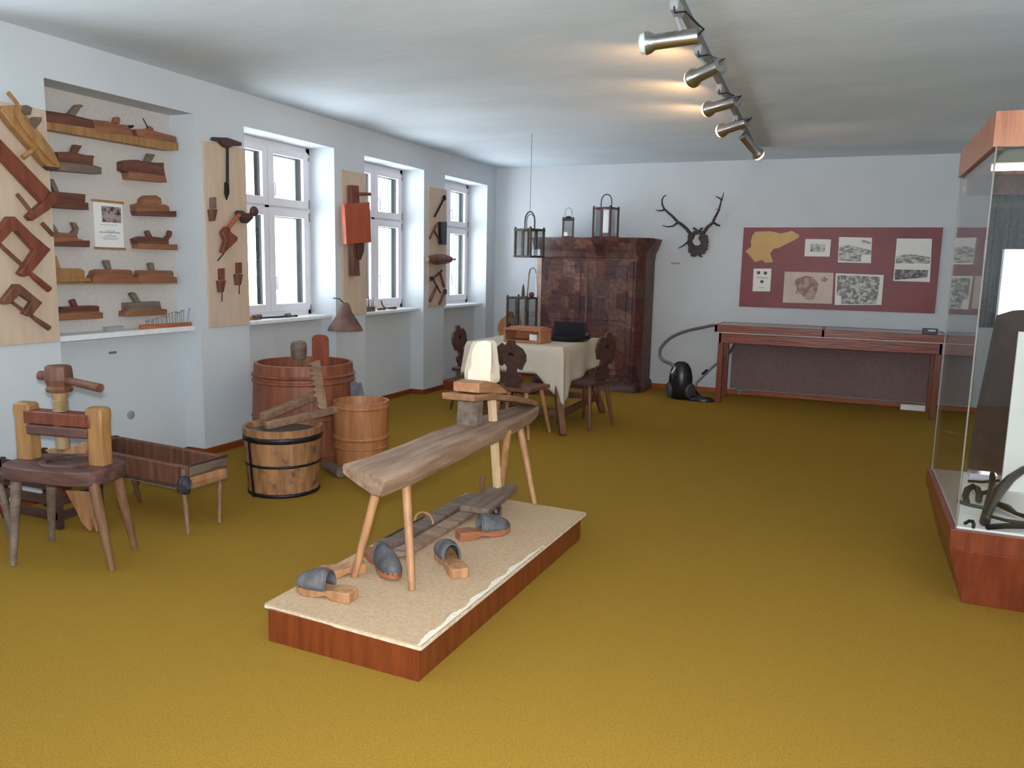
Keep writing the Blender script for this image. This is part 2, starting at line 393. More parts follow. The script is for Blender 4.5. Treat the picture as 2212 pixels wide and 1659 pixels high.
assemble('plow_plane', 'golden wooden grooving plane with cross arms over the niche edge', 'plane', [
    ('body', slab([(10, 370), (80, 320), (200, 315), (330, 450), (480, 640), (640, 850), (740, 1050), (700, 1080), (620, 1090), (540, 1020), (430, 880), (300, 730), (150, 560)], Q3, -4.42, .06), M_gold, .006),
    ('fence', slab([(200, 440), (280, 470), (520, 760), (700, 1000), (690, 1040), (640, 1010), (450, 790), (280, 580)], Q3, -4.40, .02), M_gold, .004),
    ('arm', MB().tube(wl([(95, 165), (160, 240), (260, 370)], Q3, -4.42), [.013, .012, .010], 10), M_gold, 0),
    ('arm', MB().tube(wl([(430, 830), (270, 940)], Q3, -4.41), [.012, .015], 10), M_gold, 0),
    ('wedge', slab([(240, 335), (320, 310), (390, 345), (370, 430), (290, 430)], Q3, -4.41, .03), M_grey),
    ('wedge', slab([(360, 490), (420, 455), (505, 460), (500, 510), (430, 600), (370, 530)], Q3, -4.41, .03), M_grey),
    ('toe', slab([(560, 1045), (720, 1060), (690, 1088), (620, 1096)], Q3, -4.415, .05), M_dark)])
# board 2
assemble('auger', 'iron T auger with dark wooden handle at the top of the second board', 'auger', [
    ('handle', slab([(155, 95), (270, 100), (380, 138), (382, 166), (310, 168), (275, 188), (240, 172), (205, 132), (152, 122)], Q5, -4.46, .035), M_dark, .008),
    ('shank', stick([(263, 180), (263, 470)], Q5, -4.47, .011), M_iron, 0),
    ('bit', slab([(250, 455), (277, 455), (281, 540), (262, 597), (247, 540)], Q5, -4.47, .015), M_iron, .003)])
def padbit(label, o, x, y, k, spike=True):
    P = lambda a: [(x + u * k, y + v * k) for u, v in a]
    parts = [('grip', slab(P([(0, 0), (38, -5), (40, 85), (2, 90)]), Q5, -4.465, .025), M_red if spike else M_grey),
             ('shoulder', slab(P([(-12, 95), (50, 92), (30, 185), (0, 188)]), Q5, -4.46, .03), M_brown)]
    if spike: parts.append(('spike', stick(P([(16, 180), (14, 262)]), Q5, -4.47, .004), M_iron, 0))
    assemble('bit_pad', label, 'brace bit', parts, 'brace bits on the second board')
padbit('grey wooden bit pad without spike, left of the brace', 0, 138, 578, 1.0, False)
padbit('reddish wooden bit pad with spike, lower left of the brace', 0, 205, 1145, 1.0)
padbit('wooden bit pad with spike beside the window, lower right of the brace', 0, 343, 1098, .95)
assemble('hand_brace', 'carved wooden hand brace hanging diagonally on the second board', 'brace', [
    ('head', MB().ball(wl([(475, 688)], Q5, -4.42)[0], .042, sq=(.6, 1, 1)), M_dark, 0),
    ('crank', slab([(345, 700), (360, 680), (390, 680), (410, 698), (440, 705), (465, 690), (478, 715), (470, 745), (430, 785), (395, 778), (380, 740), (352, 725)], Q5, -4.42, .04), M_dark, .008),
    ('arm', stick([(355, 715), (268, 820)], Q5, -4.43, .017), wood('brace_orange', (168, 96, 56), (140, 74, 42), 'Z'), 0),
    ('chuck', slab([(228, 850), (258, 810), (288, 815), (292, 848), (352, 893), (345, 922), (300, 965), (240, 1022), (224, 1015), (250, 920), (230, 872)], Q5, -4.43, .04), M_red, .008),
    ('bit', stick([(236, 1018), (186, 1080)], Q5, -4.44, .005), M_iron, 0)])
# board 3
assemble('peel_paddle', 'orange red wooden paddle press with long bars hanging by the second window', 'wooden tool', [
    ('blade', slab([(195, 485), (430, 465), (436, 560), (446, 845), (215, 865)], Q6, -4.40, .04), wood('orange_red_board', (178, 84, 44), (150, 64, 34), 'Z', 0.5), .004),
    ('bar', slab([(262, 305), (330, 310), (338, 500), (265, 500)], Q6, -4.42, .05), M_red, .004),
    ('bar', slab([(270, 840), (322, 840), (342, 1162), (280, 1162)], Q6, -4.42, .05), M_brown, .004),
    ('handle', stick([(320, 388), (432, 390)], Q6, -4.40, .018), M_red, 0),
    ('grip', slab([(318, 860), (385, 852), (380, 930), (352, 1010), (326, 1000)], Q6, -4.40, .04), M_dark, .006)])
# board 4
assemble('wrench', 'dark iron wrench hanging slanted at the top of the fourth board', 'wrench', [
    ('shaft', stick([(1135, 425), (1045, 600)], Q6, -4.47, .012), M_iron, 0),
    ('jaw', MB().ball(wl([(1135, 425)], Q6, -4.47)[0], .035, sq=(.5, 1, 1)), M_iron, 0)])
assemble('hammer', 'light hammer with crossed wooden handle, upper left of the fourth board', 'hammer', [
    ('handle', stick([(1073, 660), (995, 810)], Q6, -4.47, .012), M_brown, 0),
    ('head', stick([(1040, 735), (1088, 828)], Q6, -4.455, .012), M_dark, 0)])
solo('whetstone', slab([(1105, 650), (1160, 650), (1157, 868), (1108, 865)], Q6, -4.44, .04), M_black, 'black upright block at the window edge of the fourth board', 'block', bevel=.003)
a_, b_ = wl([(978, 1005), (1190, 1005)], Q6, -4.42); L_ = (b_ - a_).length
assemble('wooden_float', 'brown barrel shaped wooden spindle sticking out over the third window', 'spindle', [
    ('body', MB().lathe([(.020, 0), (.04, .03), (.060, L_ * .35), (.058, L_ * .7), (.038, L_)], a_, 20, (b_ - a_)), M_brown, 0),
    ('pin', stick([(1185, 1005), (1235, 1005)], Q6, -4.42, .012), M_dark, 0)])
assemble('hammer', 'hammer with dark red handle, below the spindle on the fourth board', 'hammer', [
    ('handle', stick([(1095, 1130), (1132, 1265)], Q6, -4.46, .015), M_red, 0),
    ('head', stick([(1052, 1165), (1112, 1110)], Q6, -4.46, .012), M_dark, 0)])
assemble('hatchet', 'small dark hatchet crossing a stick at the bottom of the fourth board', 'hatchet', [
    ('handle', stick([(1020, 1180), (1098, 1320)], Q6, -4.45, .010), M_dark, 0),
    ('head', slab([(1005, 1170), (1040, 1165), (1050, 1200), (1015, 1210)], Q6, -4.44, .02), M_iron)])
solo('wooden_stick', stick([(1065, 1255), (998, 1400)], Q6, -4.47, .016), M_brown, 'thick brown stick leaning at the lower left of the fourth board', 'stick')
assemble('awl', 'short wooden hook tool at the lower right of the fourth board', 'hook', [
    ('handle', stick([(1130, 1330), (1088, 1428)], Q6, -4.46, .014), M_red, 0),
    ('hook', MB().lathe([(.020, -.006), (.034, -.006), (.034, .006), (.020, .006)], wl([(1142, 1312)], Q6, -4.46)[0], 16, (1, 0, 0), closed=True), M_iron, 0)])

# ------------------------------------------------------------------ the planes in the niche
def plane(label, q, parts, x=-4.655, mb=M_plane):
    ps = []
    for nm, pts, dm in parts:
        mt = {'b': mb, 'd': M_plane2, 'g': M_grey, 'i': M_iron}[dm[0]]
        dx = {'base': 0.0, 'body': -0.004, 'wedge': -0.02, 'horn': -0.02, 'knob': -0.02, 'dome': -0.01, 'toe': 0.004}.get(nm, 0)
        dd = (x + dx) - (-4.735) - .001
        if nm in ('wedge', 'horn', 'knob'): dd = .03
        if nm == 'iron': dd = .006; dx = -.03
        ps.append((nm, slab(pts, q, x + dx, dd), mt, .003))
    return assemble('wood_plane', label, 'hand plane', ps, 'wooden hand planes in the wall niche')
def shelf(label, pts, q, d=.07):
    return solo('shelf_ledge', slab(pts, q, -4.66, d), M_gold, label, 'ledge', bevel=.002)
shelf('long light wooden ledge under the top row of planes', [(495, 565), (1030, 640), (1450, 720), (1950, 800), (1972, 830), (1965, 880), (1830, 880), (500, 650)], Q1)
plane('dark long plane, leftmost on the top ledge', Q1, [('body', [(490, 445), (730, 480), (1000, 545), (1030, 600), (1040, 640), (495, 565)], 'd'), ('wedge', [(740, 485), (830, 385), (880, 378), (915, 400), (885, 410), (820, 505)], 'g')])
plane('reddish plane with a round knob, middle of the top ledge', Q1, [('body', [(960, 540), (1170, 560), (1250, 590), (1400, 605), (1425, 640), (1455, 722), (1040, 690), (1010, 600)], 'b'), ('knob', [(1235, 580), (1255, 520), (1290, 512), (1312, 540), (1300, 590)], 'b'), ('toe', [(1400, 604), (1460, 604), (1450, 630), (1410, 640)], 'i')])
plane('short plane with a thin iron, rightmost on the top ledge', Q1, [('body', [(1480, 650), (1600, 645), (1760, 690), (1912, 730), (1925, 790), (1600, 750), (1500, 720)], 'b'), ('wedge', [(1605, 650), (1632, 612), (1668, 635), (1672, 675)], 'b'), ('iron', [(1548, 530), (1558, 528), (1622, 640), (1610, 645)], 'i')])
plane('dark plane in second row, touching the grooving plane', Q1, [('base', [(540, 990), (1020, 1040), (1105, 1065), (1105, 1138), (540, 1090)], 'g'), ('body', [(640, 895), (780, 895), (940, 930), (1020, 935), (1012, 1045), (640, 1005)], 'd'), ('wedge', [(775, 915), (812, 815), (895, 828), (835, 928)], 'd'), ('horn', [(950, 932), (1035, 945), (1000, 985)], 'd')])
plane('dark bulky plane in second row, right side of the niche', Q1, [('base', [(1400, 1108), (1800, 1155), (1817, 1228), (1420, 1192)], 'b'), ('body', [(1350, 1000), (1420, 982), (1500, 980), (1560, 1000), (1700, 1012), (1782, 1012), (1782, 1060), (1798, 1162), (1400, 1122), (1350, 1095)], 'd'), ('wedge', [(1580, 1000), (1615, 912), (1692, 926), (1640, 1010)], 'g')])
plane('dark red plane in third row beside the clamp foot', Q1, [('base', [(500, 1420), (960, 1448), (967, 1527), (600, 1502)], 'd'), ('body', [(500, 1318), (640, 1330), (932, 1355), (926, 1450), (500, 1430)], 'd'), ('wedge', [(600, 1325), (533, 1200), (582, 1188), (632, 1290), (645, 1332)], 'g')])
plane('plane with rounded humped back in third row, right side', Q1, [('base', [(1500, 1538), (1917, 1538), (1917, 1602), (1520, 1588)], 'd'), ('body', [(1488, 1470), (1560, 1450), (1740, 1465), (1800, 1465), (1840, 1488), (1846, 1540), (1500, 1550)], 'b'), ('dome', [(1560, 1455), (1572, 1400), (1620, 1368), (1700, 1366), (1752, 1400), (1760, 1460)], 'b')])
plane('plane with two curved horns in fourth row, left of the poster', Q2, [('base', [(580, 520), (980, 500), (977, 572), (590, 562)], 'd'), ('body', [(567, 430), (640, 412), (780, 420), (835, 430), (850, 480), (905, 492), (905, 555), (570, 555)], 'b'), ('horn', [(560, 300), (610, 350), (642, 418), (570, 430)], 'g'), ('horn', [(785, 300), (830, 310), (862, 370), (842, 440), (778, 425), (815, 380)], 'g')])
plane('small plane with a curled horn in fourth row, right of the poster', Q2, [('base', [(1508, 535), (1930, 543), (1930, 606), (1520, 588)], 'b'), ('body', [(1488, 485), (1560, 455), (1700, 460), (1832, 485), (1838, 540), (1508, 545)], 'd'), ('wedge', [(1590, 400), (1622, 388), (1660, 462), (1610, 462)], 'd'), ('horn', [(1790, 482), (1832, 440), (1842, 388), (1872, 400), (1870, 450), (1832, 497)], 'd')])
shelf('thin ledge under the fifth row of three planes', [(590, 958), (1927, 952), (1927, 970), (590, 976)], Q2, .07)
plane('yellowish plane, leftmost of the three in fifth row', Q2, [('base', [(590, 885), (990, 905), (990, 948), (595, 958)], 'b'), ('body', [(590, 800), (880, 805), (922, 832), (922, 900), (590, 895)], 'b'), ('wedge', [(588, 680), (620, 670), (662, 797), (610, 802)], 'b')], mb=M_gold)
plane('sloping nosed plane, middle of the three in fifth row', Q2, [('base', [(1030, 880), (1442, 888), (1502, 910), (1502, 955), (1010, 957)], 'b'), ('body', [(1052, 830), (1110, 813), (1400, 818), (1442, 830), (1442, 895), (1030, 892)], 'b'), ('wedge', [(1130, 725), (1150, 712), (1192, 714), (1217, 812), (1170, 814)], 'g')])
plane('shorter plane, rightmost of the three in fifth row', Q2, [('base', [(1512, 885), (1887, 890), (1927, 902), (1927, 952), (1502, 955)], 'b'), ('body', [(1540, 830), (1570, 824), (1872, 828), (1888, 850), (1888, 895), (1520, 892)], 'b'), ('wedge', [(1620, 752), (1640, 738), (1668, 742), (1688, 826), (1640, 826)], 'g')])
plane('reddish plane in the bottom row, left above the niche sill', Q2, [('base', [(640, 1290), (1075, 1272), (1122, 1285), (1122, 1345), (618, 1372)], 'b'), ('body', [(690, 1225), (1050, 1208), (1080, 1215), (1080, 1280), (640, 1298)], 'd'), ('wedge', [(770, 1152), (818, 1133), (852, 1216), (800, 1222)], 'd')])
plane('grey brown plane with long iron in the bottom row, right', Q2, [('base', [(1375, 1268), (1758, 1240), (1818, 1250), (1818, 1305), (1375, 1328)], 'b'), ('body', [(1400, 1180), (1740, 1163), (1757, 1245), (1400, 1272)], 'g'), ('wedge', [(1418, 1085), (1450, 1062), (1475, 1070), (1532, 1166), (1480, 1176)], 'g'), ('iron', [(1395, 1065), (1425, 1082), (1420, 1092), (1392, 1070)], 'i')])
# poster in the niche
def quadbox(q, pts, x, d): return slab(pts, q, x, d)
a = wl([(1010, 62), (1325, 90), (1350, 592), (1035, 582)], Q2, -4.73)
y0, y1, z0, z1 = a[0].y, a[2].y, a[2].z, a[0].z
ps = thing('framed_poster', 'white poster with a dark photo and grey text between wooden strips', 'poster', (-4.733, (y0 + y1) / 2, z0))
obj('sheet', MB().box((-4.734, y0, z0), (-4.731, y1, z1)), M_paper, ps)
for z in (z0, z1): obj('wooden_strip', MB().box((-4.734, y0 - .01, z - .008), (-4.722, y1 + .01, z + .008)), M_gold, ps, bevel=.002)
W = y1 - y0; H = z1 - z0
obj('photo', MB().box((-4.731, y0 + W * .27, z0 + H * .56), (-4.7295, y1 - W * .05, z0 + H * .9)), prints('poster_photo', (170, 150, 150), (52, 44, 52), 16, .42), ps)
tx = MB()
for k, (zz, ww, hh) in enumerate(((.50, .62, .008), (.37, .3, .012), (.335, .72, .016), (.29, .18, .008), (.26, .34, .012), (.22, .6, .01), (.19, .46, .008))):
    yy = y0 + W * (.5 - ww / 2) + .005
    while yy < y0 + W * (.5 + ww / 2):
        l = random.uniform(.008, .022); tx.box((-4.731, yy, z0 + H * zz), (-4.7302, yy + l, z0 + H * (zz + hh))); yy += l + .005
obj('printed_text', tx, M_inkblue, ps, smooth=0)
# rack of thin bits on the niche sill and the paper card
a = [at(288, 716, Z_, ZS), at(405, 707, Z_, ZS)]
ra = Vector((-4.60, 4.13, ZS)); rb = Vector((-4.56, 4.56, ZS))
rk = thing('bit_rack', 'long thin wooden rack of upright metal bits on the niche sill', 'tool rack', (ra + rb) / 2)
obj('rail', MB().bar(ra + Vector((0, 0, .014)), rb + Vector((0, 0, .014)), .035, .028), wood('rack_orange', (182, 104, 64), (150, 84, 52), 'Y'), rk, bevel=.004)
for k in range(18):
    t = .12 + .80 * k / 17 + random.uniform(-.01, .01); p = ra.lerp(rb, t) + Vector((0, 0, .026)); h = .02 + .075 * (k / 17) + random.uniform(-.008, .012)
    l = Vector((random.uniform(-.004, .004), random.uniform(-.008, .008), h))
    if k == 17: l = Vector((0, .028, .1))
    b = MB().tube([p, p + l], .0024, 6)
    b.box(p + l + Vector((-.004, -.006, -.003)), p + l + Vector((.004, .006, .003)))
    obj('bit', b, M_rail, rk)
solo('paper_card', MB().box((-4.64, 3.86, ZS), (-4.60, 4.0, ZS + .03)), M_plug, 'small grey card lying on the niche sill', 'card')
# tools on the first window sill
zs = ZS
a = [at(x, y, Z_, zs + .02) for x, y in ((541, 683), (562, 681), (565, 673), (588, 675), (600, 680), (648, 676), (600, 672), (632, 683))]
assemble('chisel', 'dark chisel with yellowish handle lying on first window sill', 'chisel', [('handle', MB().tube([(-4.60, 5.16, zs + .018), (-4.60, 5.27, zs + .018)], .016, 10), M_gold, 0), ('blade', MB().box((-4.615, 5.27, zs + .004), (-4.585, 5.38, zs + .012)), M_iron)])
assemble('drawknife', 'thin dark drawknife with wooden grips on first window sill', 'drawknife', [('grip', MB().tube([(-4.66, 5.36, zs + .02), (-4.70, 5.50, zs + .02)], .018, 10), M_brown, 0), ('blade', MB().box((-4.69, 5.48, zs + .002), (-4.66, 5.80, zs + .012)), M_iron), ('grip', MB().tube([(-4.67, 5.80, zs + .016), (-4.72, 5.92, zs + .016)], .013, 10), M_brown, 0)])
assemble('pincers', 'black iron pincers lying open on first window sill', 'pincers', [('jaw', MB().ball((-4.59, 5.84, zs + .012), .02, sq=(1, 1, .5)), M_iron, 0), ('arm', MB().tube([(-4.59, 5.84, zs + .012), (-4.57, 5.7, zs + .012), (-4.60, 5.55, zs + .012)], .007, 8), M_iron, 0), ('arm', MB().tube([(-4.59, 5.84, zs + .012), (-4.63, 5.7, zs + .012), (-4.62, 5.55, zs + .012)], .007, 8), M_iron, 0)])
# second sill
nb = thing('nail_block', 'wooden block bristling with dark spikes on second window sill', 'spiked block', (-4.60, 6.98, ZS))
obj('block', MB().box((-4.66, 6.87, ZS), (-4.55, 7.09, ZS + .05)), M_grey, nb, bevel=.004)
for k in range(14):
    x = -4.64 + .08 * random.random(); y = 6.92 + .15 * k / 13; h = .06 + .07 * random.random()
    obj('spike', MB().tube([(x, y, ZS + .045), (x + .004, y + random.uniform(-.01, .01), ZS + .05 + h)], [.004, .0015], 6), M_iron, nb)
assemble('fretsaw', 'small red brown pincer shaped tool lying on second window sill', 'hand tool', [('handle', MB().tube([(-4.60, 7.22, ZS + .014), (-4.60, 7.36, ZS + .014)], .012, 10), M_red, 0), ('handle', MB().tube([(-4.60, 7.42, ZS + .016), (-4.59, 7.56, ZS + .016)], [.010, .016], 10), M_red, 0), ('neck', MB().tube([(-4.60, 7.28, ZS + .10), (-4.60, 7.31, ZS + .05), (-4.60, 7.36, ZS + .02), (-4.60, 7.44, ZS + .015)], .008, 8), M_red, 0)])
# wall fittings
solo('socket_cap', MB().lathe([(.032, 0), (.03, .008), (.02, .012)], at(282, 896, X_, -4.68), 20, (1, 0, 0)), M_plug, 'round grey blanking cap low in the niche wall', 'cap')
solo('number_plate', MB().box((-4.68, 3.93, .845), (-4.676, 3.99, .862)), M_rail, 'tiny brown number tag under the niche sill', 'tag')
solo('number_plate', MB().box((-2.09, YF - .005, 1.573), (-1.98, YF, 1.592)), M_plug, 'small grey label strip on wall right of wardrobe', 'tag')
# leather cone hanging on the pier
c = at(744, 690, X_, -4.36)
assemble('hanging_cone', 'dark brown cone shaped hood hanging below the paddle board', 'cone', [('cone', MB().lathe([(.165, 0), (.15, .035), (.062, .175), (.045, .235), (.025, .26)], (-4.335, 6.24, .875), 28), mat('dark_hide', (116, 86, 76), .7, c2=(84, 60, 54), scale=10), 0),
    ('hook', MB().tube([(-4.335, 6.24, 1.12), (-4.40, 6.24, 1.17), (-4.509, 6.30, 1.17)], .006, 8), M_iron, 0)])
# ------------------------------------------------------------------ painted wardrobe
def paint_patches():
    m = bpy.data.materials.new('patch_painted_wood'); m.use_nodes = True; nt = m.node_tree; b = nt.nodes['Principled BSDF']
    b.inputs['Roughness'].default_value = .5
    tc = nt.nodes.new('ShaderNodeTexCoord'); mp = nt.nodes.new('ShaderNodeMapping'); mp.inputs['Scale'].default_value = (7.5, 7.5, 5.5)
    nt.links.new(tc.outputs['Object'], mp.inputs['Vector'])
    wv = nt.nodes.new('ShaderNodeTexNoise'); wv.inputs['Scale'].default_value = 5; nt.links.new(tc.outputs['Object'], wv.inputs['Vector'])
    ad = nt.nodes.new('ShaderNodeMix'); ad.data_type = 'VECTOR'; ad.inputs['Factor'].default_value = .12
    nt.links.new(mp.outputs['Vector'], ad.inputs['A']); nt.links.new(wv.outputs['Color'], ad.inputs['B'])
    vo = nt.nodes.new('ShaderNodeTexVoronoi'); vo.distance = 'CHEBYCHEV'; vo.inputs['Scale'].default_value = 1.0; vo.inputs['Randomness'].default_value = .6
    nt.links.new(ad.outputs['Result'], vo.inputs['Vector'])
    sp = nt.nodes.new('ShaderNodeSeparateColor'); nt.links.new(vo.outputs['Color'], sp.inputs[0])
    r = nt.nodes.new('ShaderNodeValToRGB'); e = r.color_ramp.elements
    e[0].color = lin((66, 38, 40)); e[1].color = lin((140, 98, 86))
    for p, c in ((.25, (108, 54, 48)), (.45, (78, 52, 52)), (.62, (124, 80, 66)), (.8, (88, 60, 54))):
        q = e.new(p); q.color = lin(c)
    nt.links.new(sp.outputs[0], r.inputs['Fac'])
    n = nt.nodes.new('ShaderNodeTexNoise'); n.inputs['Scale'].default_value = 22; n.inputs['Detail'].default_value = 5
    nt.links.new(tc.outputs['Object'], n.inputs['Vector'])
    r2 = nt.nodes.new('ShaderNodeValToRGB'); r2.color_ramp.elements[0].position = .35; r2.color_ramp.elements[1].position = .65
    r2.color_ramp.elements[0].color = (.45, .42, .42, 1); r2.color_ramp.elements[1].color = (1, 1, 1, 1)
    nt.links.new(n.outputs['Fac'], r2.inputs['Fac'])
    mx = nt.nodes.new('ShaderNodeMix'); mx.data_type = 'RGBA'; mx.blend_type = 'MULTIPLY'; mx.inputs['Factor'].default_value = .9
    nt.links.new(r.outputs['Color'], mx.inputs['A']); nt.links.new(r2.outputs['Color'], mx.inputs['B'])
    nt.links.new(mx.outputs['Result'], b.inputs['Base Color'])
    return m
M_patch = paint_patches()
M_patch2 = mat('wardrobe_side', (110, 84, 80), .6, c2=(84, 62, 60), scale=9)
wx0, wx1, wy0, wy1, wz = -3.68, -2.29, 9.42, 9.98, 1.80
wd = thing('painted_wardrobe', 'tall old wardrobe painted in red brown patches, against the far wall', 'wardrobe', ((wx0 + wx1) / 2, 9.7, 0))
c = .09
def oct_(x0, x1, y0, y1, z, c): return [(x0, y1, z), (x0, y0 + c, z), (x0 + c, y0, z), (x1 - c, y0, z), (x1, y0 + c, z), (x1, y1, z)]
obj('body', MB().prism(oct_(wx0, wx1, wy0, wy1, .10, c), (0, 0, 1.6)), M_patch, wd, bevel=.004)
obj('corner_panel', MB().prism([(wx0 - .004, wy0 + c - .004, .14), (wx0 + c - .004, wy0 - .004, .14), (wx0 + c, wy0, .14), (wx0, wy0 + c, .14)], (0, 0, 1.5)), mat('corner_light_tone', (158, 128, 108), .5, c2=(132, 100, 84), scale=8), wd)  # left chamfer coloured lighter for the window light falling on it
obj('side_panel', MB().box((wx1, wy0 + c + .02, .14), (wx1 + .006, wy1 - .01, 1.66)), M_patch2, wd)
m = MB()
e = .0
m.loft([[Vector(p) for p in oct_(wx0 - k, wx1 + k, wy0 - k, wy1, z, c + k * .5)] for k, z in ((0, 1.62), (.012, 1.64), (.012, 1.69), (.03, 1.72), (.05, 1.77), (.078, 1.845), (.082, 1.87))])
obj('cornice', m, M_patch, wd, smooth=50)
m = MB(); m.loft([[Vector(p) for p in oct_(wx0 - k, wx1 + k, wy0 - k, wy1, z, c + k * .5)] for k, z in ((.035, 0), (.035, .07), (.02, .10), (0, .13))])
obj('plinth', m, M_patch, wd, smooth=50)
mid = (wx0 + wx1) / 2
for x0, x1 in ((wx0 + c + .03, mid - .012), (mid + .012, wx1 - c - .03)):
    d = obj('door', MB().box((x0, wy0 - .02, .20), (x1, wy0, 1.60)), M_patch, wd, bevel=.004)
    for z0, z1 in ((.27, .80), (.87, 1.53)):
        obj('raised_panel', MB().box((x0 + .07, wy0 - .032, z0), (x1 - .07, wy0 - .018, z1)), M_patch, d, bevel=.012)
obj('centre_strip', MB().box((mid - .014, wy0 - .028, .20), (mid + .014, wy0, 1.60)), M_patch2, wd, bevel=.003)

# ------------------------------------------------------------------ lanterns
M_lglass = glassmat('lantern_glass', (.86, .86, .85))
M_tin = mat('tarnished_tin', (86, 78, 70), .5, .5, c2=(58, 52, 50), scale=20)
M_lred = mat('lantern_red_brown', (92, 50, 56), .5, c2=(62, 36, 42), scale=20)
def lantern(label, c, wx, wy, h, hh, frame, rz=0.0, mull=True, top=None, group='old hand lanterns'):
    t = thing('lantern', label, 'lantern', c, group, rz)
    s = .02
    for zz, nm in ((0, 'base'), (h - s, 'top_plate')):
        obj(nm, MB().box((-wx / 2 - .012, -wy / 2 - .012, zz), (wx / 2 + .012, wy / 2 + .012, zz + s)), frame, t, local=True, bevel=.002)
    for i in (-1, 1):
        for j in (-1, 1):
            p = obj('post', MB().box((i * (wx / 2) - .009, j * (wy / 2) - .009, 0), (i * wx / 2 + .009, j * wy / 2 + .009, h + .0)), frame, t, local=True)
            obj('finial', MB().ball((i * (wx / 2), j * wy / 2, h + .008), .011, 8), frame, p, local=True)
    if mull:
        for j in (-1, 1): obj('mullion', MB().box((-.016, j * wy / 2 - .006, s), (.016, j * wy / 2 + .006, h - s)), frame, t, local=True)
    for j in (-1, 1):
        obj('pane', MB().box((-wx / 2, j * wy / 2 - .002, s), (wx / 2, j * wy / 2 + .002, h - s)), M_lglass, t, local=True, smooth=0)
        obj('pane', MB().box((j * wx / 2 - .002, -wy / 2, s), (j * wx / 2 + .002, wy / 2, h - s)), M_lglass, t, local=True, smooth=0)
    if hh:
        w = min(wx * .32, .085)
        path = [(-w, 0, h)] + [(-w * math.cos(a) * 1.0, 0, h + hh * .45 + hh * .55 * math.sin(a)) for a in [math.pi * k / 10 for k in range(11)]] + [(w, 0, h)]
        obj('handle', MB().tube(path, .007, 8), frame if not top else top, t, local=True)
    return t
hl = lantern('tin lantern hanging from the ceiling on a thin wire', (-3.02, 7.55, 1.595), .205, .20, .285, .17, M_tin, -.35)
obj('inner_handle', MB().tube([(-.05, .01, .285)] + [(-.052 * math.cos(a), .01, .37 + .06 * math.sin(a)) for a in [math.pi * k / 8 for k in range(9)]] + [(.05, .01, .285)], .004, 6), M_tin, hl, local=True)
solo('wire', MB().tube([(-3.02, 7.55, 2.05), (-3.02, 7.55, 2.81)], .0028, 6), M_rail, 'thin wire holding up the hanging lantern', 'wire')
l2 = lantern('small round shouldered lantern standing on the wardrobe, the smaller of two', (-3.32, 9.60, 1.872), .125, .12, .235, .0, M_lred, .3, False)
obj('cap', MB().lathe([(.045, 0), (.04, .02), (.018, .035)], (0, 0, .235), 16), M_black, l2, local=True)
obj('handle', MB().tube([(-.045, 0, .235)] + [(-.045 * math.cos(a), 0, .30 + .07 * math.sin(a)) for a in [math.pi * k / 10 for k in range(11)]] + [(.045, 0, .235)], .003, 6), M_tin, l2, local=True)
lantern('large lantern standing on the wardrobe, the taller of two', (-2.84, 9.62, 1.872), .23, .21, .37, .16, M_lred, -.22)
# ------------------------------------------------------------------ antler trophy
YA = YF - .06
def an(pts, y=YA): return ZP(pts, 1380, 380, .13259, Y_, y)
ta = thing('antler_trophy', 'dark deer antlers on a carved oak leaf shield on the far wall', 'antlers', (-1.78, YF - .02, 1.66))
M_antl = mat('dark_antler', (70, 52, 54), .5, c2=(44, 32, 40), scale=12)
def antl(paths):
    m = MB()
    for pts, r0, r1, dy in paths:
        P = an(pts); n = len(P)
        P = [p + Vector((0, -dy * (i / (n - 1)), 0)) for i, p in enumerate(P)]
        m.tube(P, [r0 + (r1 - r0) * i / (n - 1) for i in range(n)], 10)
    return m
obj('antler', antl([([(850, 960), (780, 860), (700, 790), (640, 750), (560, 660), (480, 590), (430, 540), (405, 470), (405, 400), (435, 350), (480, 328)], .022, .006, .12),
                   ([(640, 755), (560, 818), (480, 832), (395, 808)], .015, .004, .05), ([(430, 550), (360, 570), (285, 563)], .013, .004, .03),
                   ([(800, 1080), (720, 1140), (645, 1180)], .014, .004, .02)]), M_antl, ta)
obj('antler', antl([([(1055, 930), (1120, 835), (1210, 765), (1250, 680), (1312, 570), (1345, 470), (1362, 385), (1392, 340), (1405, 285)], .022, .004, .12),
                   ([(1362, 395), (1310, 360), (1255, 330)], .012, .003, .04), ([(1235, 770), (1280, 800), (1328, 816)], .014, .010, .05), ([(1320, 545), (1258, 548)], .008, .003, .03)]), M_antl, ta)
M_carv = mat('dark_carved_wood', (52, 38, 40), .5, c2=(30, 22, 28), scale=25)
m = MB()
cz = an([(960, 1080)], YF - .02)[0]
m.prism([cz + Vector((.10 * math.cos(a), 0, .15 * math.sin(a))) for a in [2 * math.pi * k / 24 for k in range(24)]], (0, .018, 0))
obj('shield', m, M_carv, ta)
for k in range(22):
    a = 2 * math.pi * k / 22; rx = .125 + random.uniform(-.012, .02); rz = .165 + random.uniform(-.015, .02)
    p = cz + Vector((rx * math.cos(a), -.01, rz * math.sin(a) * (1.0 if math.sin(a) < 0 else .75)))
    q = cz + Vector((rx * .55 * math.cos(a), -.012, rz * .55 * math.sin(a)))
    d = (p - q); n = d.cross(Vector((0, 1, 0))).normalized(); lf = []
    for t, ww in ((0, .012), (.3, .03), (.45, .018), (.65, .034), (.8, .018), (1.0, .022), (1.1, .0)):
        lf.append(q + d * t + n * ww)
    for t, ww in ((1.0, -.022), (.8, -.018), (.65, -.034), (.45, -.018), (.3, -.03), (0, -.012)):
        lf.append(q + d * t + n * ww)
    obj('carved_leaf', MB().prism(lf, (0, -.014, 0)), M_carv, ta, bevel=.003)
